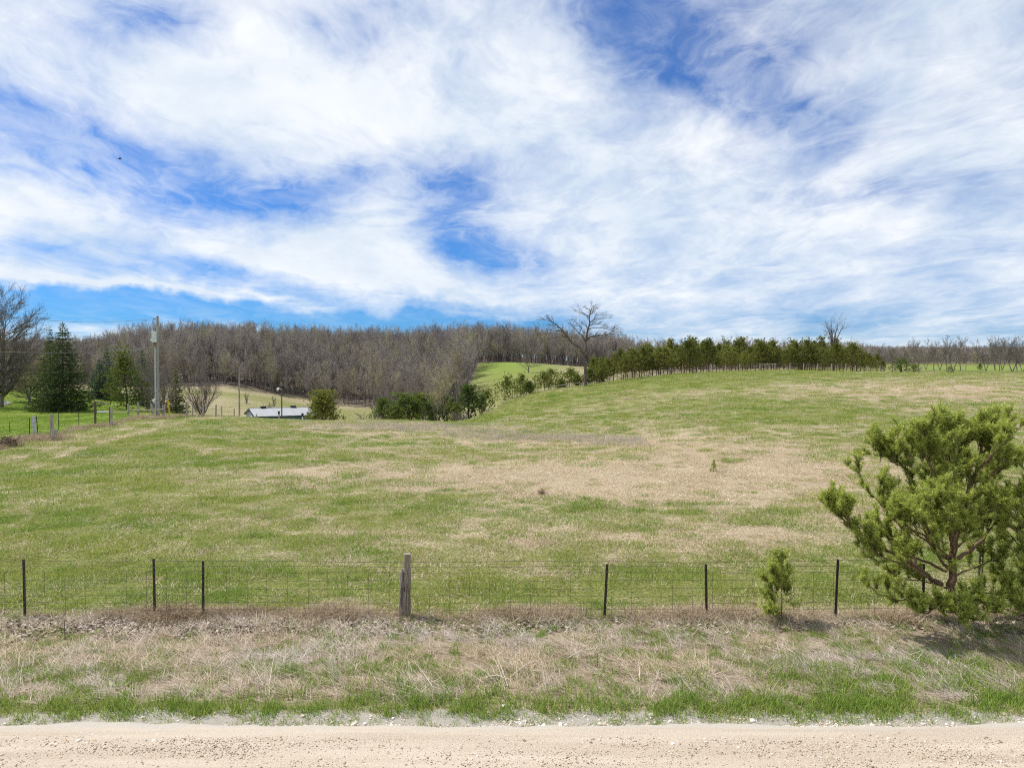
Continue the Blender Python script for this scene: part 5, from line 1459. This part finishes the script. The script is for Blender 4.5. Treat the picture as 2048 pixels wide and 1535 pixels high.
for (ax, ay, bx, by, dy) in ((1240, 230, 1250, 95, .1), (1120, 240, 1130, 110, .3), (1385, 240, 1392, 130, -.4), (880, 260, 885, 165, -.3), (1025, 240, 1030, 125, .4), (630, 300, 620, 255, .5), (820, 300, 815, 205, -.2), (960, 300, 955, 190, 0), (1180, 260, 1185, 150, .5), (1310, 280, 1320, 180, .1), (720, 300, 700, 250, .2)):
    limb([(ax, ay + 60, dy), (ax, ay, dy), (bx, by, dy)], .010, .005, .1, 11, .20)
# whorl in front of the trunk
shoots.append((rel(pp(1090, 1010, -.3)), rel(pp(1095, 985, -.45)), 1.0))
for k in range(9):
    a = k / 9 * 6.28; c = rel(pp(1095, 1005, -.35)); shoots.append((c, c + Vector((math.cos(a) * .17, -.08, math.sin(a) * .13)), 1.0))
def needles(shoots, n, ln, wd, seed):
    r_ = np.random.default_rng(seed)
    TP = np.array([s_[2] for s_ in shoots]); A_ = np.array([s_[0] for s_ in shoots]); B_ = np.array([s_[1] for s_ in shoots])
    k = len(A_); idx = np.repeat(np.arange(k), n)
    D_ = B_ - A_; Ln = np.linalg.norm(D_, axis=1, keepdims=True) + 1e-6; D_ = D_ / Ln
    t = r_.uniform(0, 1.05, len(idx))[:, None]
    P_ = A_[idx] + (B_ - A_)[idx] * t
    rad = r_.normal(0, 1, (len(idx), 3)); dd = D_[idx]; rad -= dd * (rad * dd).sum(1, keepdims=True); rad /= np.linalg.norm(rad, axis=1, keepdims=True)
    nd = dd * r_.uniform(.35, 1.1, (len(idx), 1)) + rad; nd /= np.linalg.norm(nd, axis=1, keepdims=True)
    L_ = ln * r_.uniform(.65, 1.15, (len(idx), 1)); E_ = P_ + nd * L_
    sd = np.cross(nd, r_.normal(0, 1, (len(idx), 3))); sd /= np.linalg.norm(sd, axis=1, keepdims=True) + 1e-9
    V_ = np.stack([P_ - sd * wd, P_ + sd * wd, E_], 1).reshape(-1, 3)
    me = bpy.data.meshes.new('crown'); m3 = len(idx)
    me.vertices.add(m3 * 3); me.vertices.foreach_set('co', V_.ravel())
    me.loops.add(m3 * 3); me.polygons.add(m3)
    me.loops.foreach_set('vertex_index', np.arange(m3 * 3)); me.polygons.foreach_set('loop_start', np.arange(m3) * 3); me.polygons.foreach_set('loop_total', np.full(m3, 3))
    me.update(calc_edges=True); me.materials.append(M['needle_scots']); attr(me, 'tip', np.repeat(np.clip(TP[idx] + r_.normal(0, .12, len(idx)), 0, 1), 3)); return me
print('pine shoots', len(shoots))
link_data('trunk', gt.mesh('trunk', M['bark_pine'], True), fp)
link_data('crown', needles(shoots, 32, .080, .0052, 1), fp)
NF = .40
# second pine leaving the frame on the right
shoots = []; gt = G()
pbase = Vector((at(2105, 1235, 14.0).x, 14.0, 0)); PD = 14.0
fp2 = thing('scots_pine', 'second Scots pine cut off by the right edge of the frame', 'pine', pbase)
def pq(x, y, dy=0): return (1511 + (x - 2048) * 2.951, (y - 780) * 2.951, dy)
limb([pq(2105, 1240), pq(2103, 1150), pq(2110, 1060), pq(2118, 960), pq(2125, 880)], .075, .02, .45, 20, .45)
for tgt in ((2052, 985, .1), (2060, 940, .4), (2010, 1055, .2), (2018, 1090, -.4), (2030, 1020, -.5), (2002, 1140, .3), (2015, 1190, -.5), (2050, 1130, -.8), (2040, 1230, -.9), (1995, 1215, -.6), (2170, 1000, .3), (2180, 1100, -.3), (2150, 930, -.3), (2060, 1060, .8)):
    y0 = min(1220, tgt[1] + 90); limb([pq(2105, y0), pq((2105 + tgt[0]) / 2, (y0 + tgt[1]) / 2 + 12, tgt[2] * .6), pq(*tgt)], .03, .008, .3, 17, .40)
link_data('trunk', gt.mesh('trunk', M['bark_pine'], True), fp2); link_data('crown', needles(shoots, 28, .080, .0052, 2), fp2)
# thin dead stem behind the big pine
PD = 14.6; pbase = Vector((pp(1255, 1250).x, PD, 0)); gt = G(); gc = G()
ds = thing('dead_sapling', 'thin dead stem rising behind the big Scots pine', 'sapling', pbase)
V_ = [rel(pp(*q)) for q in ((1255, 1260), (1252, 1100), (1262, 900), (1290, 720), (1308, 560), (1318, 380), (1318, 220), (1318, 65))]
gt.tube(V_, [.032, .03, .027, .022, .017, .012, .009, .004], 6, False)
V2 = [rel(pp(*q)) for q in ((1272, 1240), (1275, 1050), (1280, 900), (1340, 720), (1400, 590), (1450, 490))]
gt.tube(V2, [.016, .014, .012, .010, .007, .003], 5, False)
for k in range(70):
    W = V_ if random.random() < .6 else V2; f = U(.6, len(W) - 1.01); i = int(f); p = W[i].lerp(W[i + 1], f - i)
    a = U(0, 6.28); l = U(.15, .55); e = p + Vector((math.cos(a), math.sin(a) * .6, U(.0, .7))) * l; gc.ribbon(p, e, .004, .002)
    for q in range(2): s_ = p.lerp(e, U(.4, .9)); gc.ribbon(s_, s_ + rv(.09), .0025)
link_data('trunk', gt.mesh('trunk', M['bark_grey'], True), ds); link_data('twigs', gc.mesh('twigs', M['twig_grey']), ds)
# pine sapling at the fence
NF = .45
random.seed(95)
shoots = []; gt = G(); PD = 13.9; pbase = Vector((at(1566, 1255, PD).x, PD, 0))
sp_ = thing('pine_sapling', 'slim pine sapling growing against the wire fence', 'pine', pbase)
def ps(x, y, dy=0): return ((x - 1536) * 2.951, (y - 780) * 2.951, dy)
limb([ps(1566, 1262), ps(1566, 1200), ps(1563, 1160), ps(1561, 1118)], .016, .006, .72, 9, .16)
for (x0, y0, x1, y1, dy) in ((1565, 1200, 1538, 1165, 0), (1564, 1180, 1545, 1140, -.1), (1564, 1185, 1573, 1150, 0), (1565, 1215, 1538, 1200, .1), (1565, 1225, 1540, 1222, -.1), (1564, 1170, 1550, 1130, .15), (1565, 1205, 1575, 1185, .1), (1565, 1232, 1545, 1228, .1)):
    limb([ps(x0, y0), ps((x0 + x1) / 2, (y0 + y1) / 2 + 3, dy * .6), ps(x1, y1, dy)], .007, .004, .35, 6, .15)
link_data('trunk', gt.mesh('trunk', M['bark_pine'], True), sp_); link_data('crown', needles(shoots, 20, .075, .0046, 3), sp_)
# tiny sapling out in the field, stump, brush pile, boulders
q = hit(1428, 945); gt, gc = G(), G(); hsz = 24 / F * q.y
gt.tube([Vector((0, 0, -.05)), Vector((0, 0, hsz))], [.02, .006], 5, False)
for k in range(85):
    z = random.random() ** 1.2 * hsz; a = U(0, 6.28); tuft(gc, Vector((math.cos(a) * .16 * (1 - z / hsz), math.sin(a) * .16 * (1 - z / hsz), z)), Vector((math.cos(a) * .6, math.sin(a) * .6, .8)), .11, .01, 5, .5)
place('pine_sapling', 'tiny pine seedling alone out in the straw coloured field', 'pine', q, (gt, gc), M['bark_pine'], M['grass_field'])
q = hit(1083, 992); g = G()
for k in range(90):
    a = U(0, 6.28); c = Vector((U(-.12, .12), U(-.08, .08), 0)); g.ribbon(c, c + Vector((math.cos(a) * U(0, .16) + .04, math.sin(a) * .12, U(.15, .40))), .009)
st_ = thing('dead_tussock', 'upright brown dead tussock in the middle of the field', 'tussock', q); g.build('blades', M['grass_brown'], st_)
q = hit(14, 893); bp_ = thing('brush_pile', 'heap of dead brush and roots at the left end of the boundary fence', 'brush pile', q)
g = G(); g2 = G()
for k in range(260):
    a = U(0, 6.28); rr_ = U(0, .9) ** 1.0; c = Vector((math.cos(a) * rr_ * 1.1, math.sin(a) * rr_ * .7, max(0, (.75 - rr_ * .75)) * U(.3, 1))); e = c + Vector((U(-.5, .5), U(-.4, .4), U(-.1, .35)))
    (g if k % 3 else g2).ribbon(c, e, .018, .006)
for k in range(14):
    a = U(0, 6.28); c = Vector((math.cos(a) * .5, math.sin(a) * .4, U(.05, .4))); g2.tube([c, c + Vector((U(-.9, .9), U(-.5, .5), U(-.1, .4)))], [.04, .015], 5)
g.build('twigs', M['grass_brown'], bp_); g2.build('branches', M['bark_dark'], bp_)
random.seed(97)
for k, (px, d, s_, lab) in enumerate(((2, 96, .75, 'pale boulder under the big bare tree at the left edge'), (11, 97, .55, 'smaller pale boulder right of the first under the bare tree'))):
    b = on(px, d); g = G(); n1, n2 = 8, 6
    for i in range(n2 + 1):
        for j in range(n1):
            t = math.pi * i / n2; a = 6.283 * j / n1; r_ = s_ * U(.8, 1.1); g.v.append(Vector((r_ * 1.3 * math.sin(t) * math.cos(a), r_ * math.sin(t) * math.sin(a), r_ * .7 * math.cos(t) + .2)))
    for i in range(n2):
        for j in range(n1): g.f.append((i * n1 + j, (i + 1) * n1 + j, (i + 1) * n1 + (j + 1) % n1, i * n1 + (j + 1) % n1))
    o = g.build('boulder', M['stone']); o.location = b; tag(o, lab, 'boulder')
# loose dead sticks on the verge
random.seed(99)
for (x0, y0, x1, y1, lab) in ((1020, 1372, 1078, 1347, 'pale dead stick lying aslant on the verge near the middle'), (1135, 1333, 1192, 1322, 'short pale stick lying flat left of a dark upright stub'), (48, 1273, 102, 1279, 'bent pale reed stalk lying on the verge at left'), (972, 1362, 1018, 1385, 'thin pale stick sloping down left of the slanted one')):
    a, b = hit(x0, y0), hit(x1, y1); g = G(); a.z += .05; b.z += .12
    m1 = a.lerp(b, .5) + Vector((0, 0, .05)); g.tube([a, m1, b], [.010, .009, .006], 5); tag(g.build('stick', M['stalk']), lab, 'stick')
for (px, r0, r1, lab) in ((1196, 1313, 1342, 'short dark upright stub on the verge'), (126, 1253, 1292, 'thin dark upright weed stem on the left verge')):
    b = hit(px, r1); g = G(); hh_ = (r1 - r0) / F * b.y
    g.tube([b - Vector((0, 0, .05)), b + Vector((-.01, 0, hh_))], [.008, .006], 5); tag(g.build('weed_stem', M['post_dark']), lab, 'weed stem')
# bird
bp0 = at(242.5, 320, 60)
bird = thing('bird', 'tiny dark bird gliding high in the blue gap of the clouds', 'bird', bp0, .6)
g = G(); g.tube([Vector((-.16, 0, 0)), Vector((-.08, 0, .0)), Vector((.0, 0, .01)), Vector((.09, 0, .02)), Vector((.13, 0, .025)), Vector((.165, 0, .02))], [.01, .035, .045, .032, .03, .004], 8)
g.build('body', M['bird'], bird, True)
for s_ in (-1, 1):
    g = G(); a, b_, c, d = Vector((.07, s_ * .03, .02)), Vector((.04, s_ * .2, .10)), Vector((-.03, s_ * .36, .05)), Vector((-.05, s_ * .03, .015)); e = Vector((-.04, s_ * .19, .09))
    for off in (0, -.008):
        o3 = Vector((0, 0, off)); g.quad(a + o3, b_ + o3, e + o3, d + o3); g.tri(b_ + o3, c + o3, e + o3)
    g.build('wing', M['bird'], bird)
g = G(); g.tri(Vector((-.13, -.01, 0)), Vector((-.13, .01, 0)), Vector((-.24, .05, 0))); g.tri(Vector((-.13, -.01, 0)), Vector((-.24, -.05, 0)), Vector((-.24, .05, 0))); g.build('tail', M['bird'], bird)
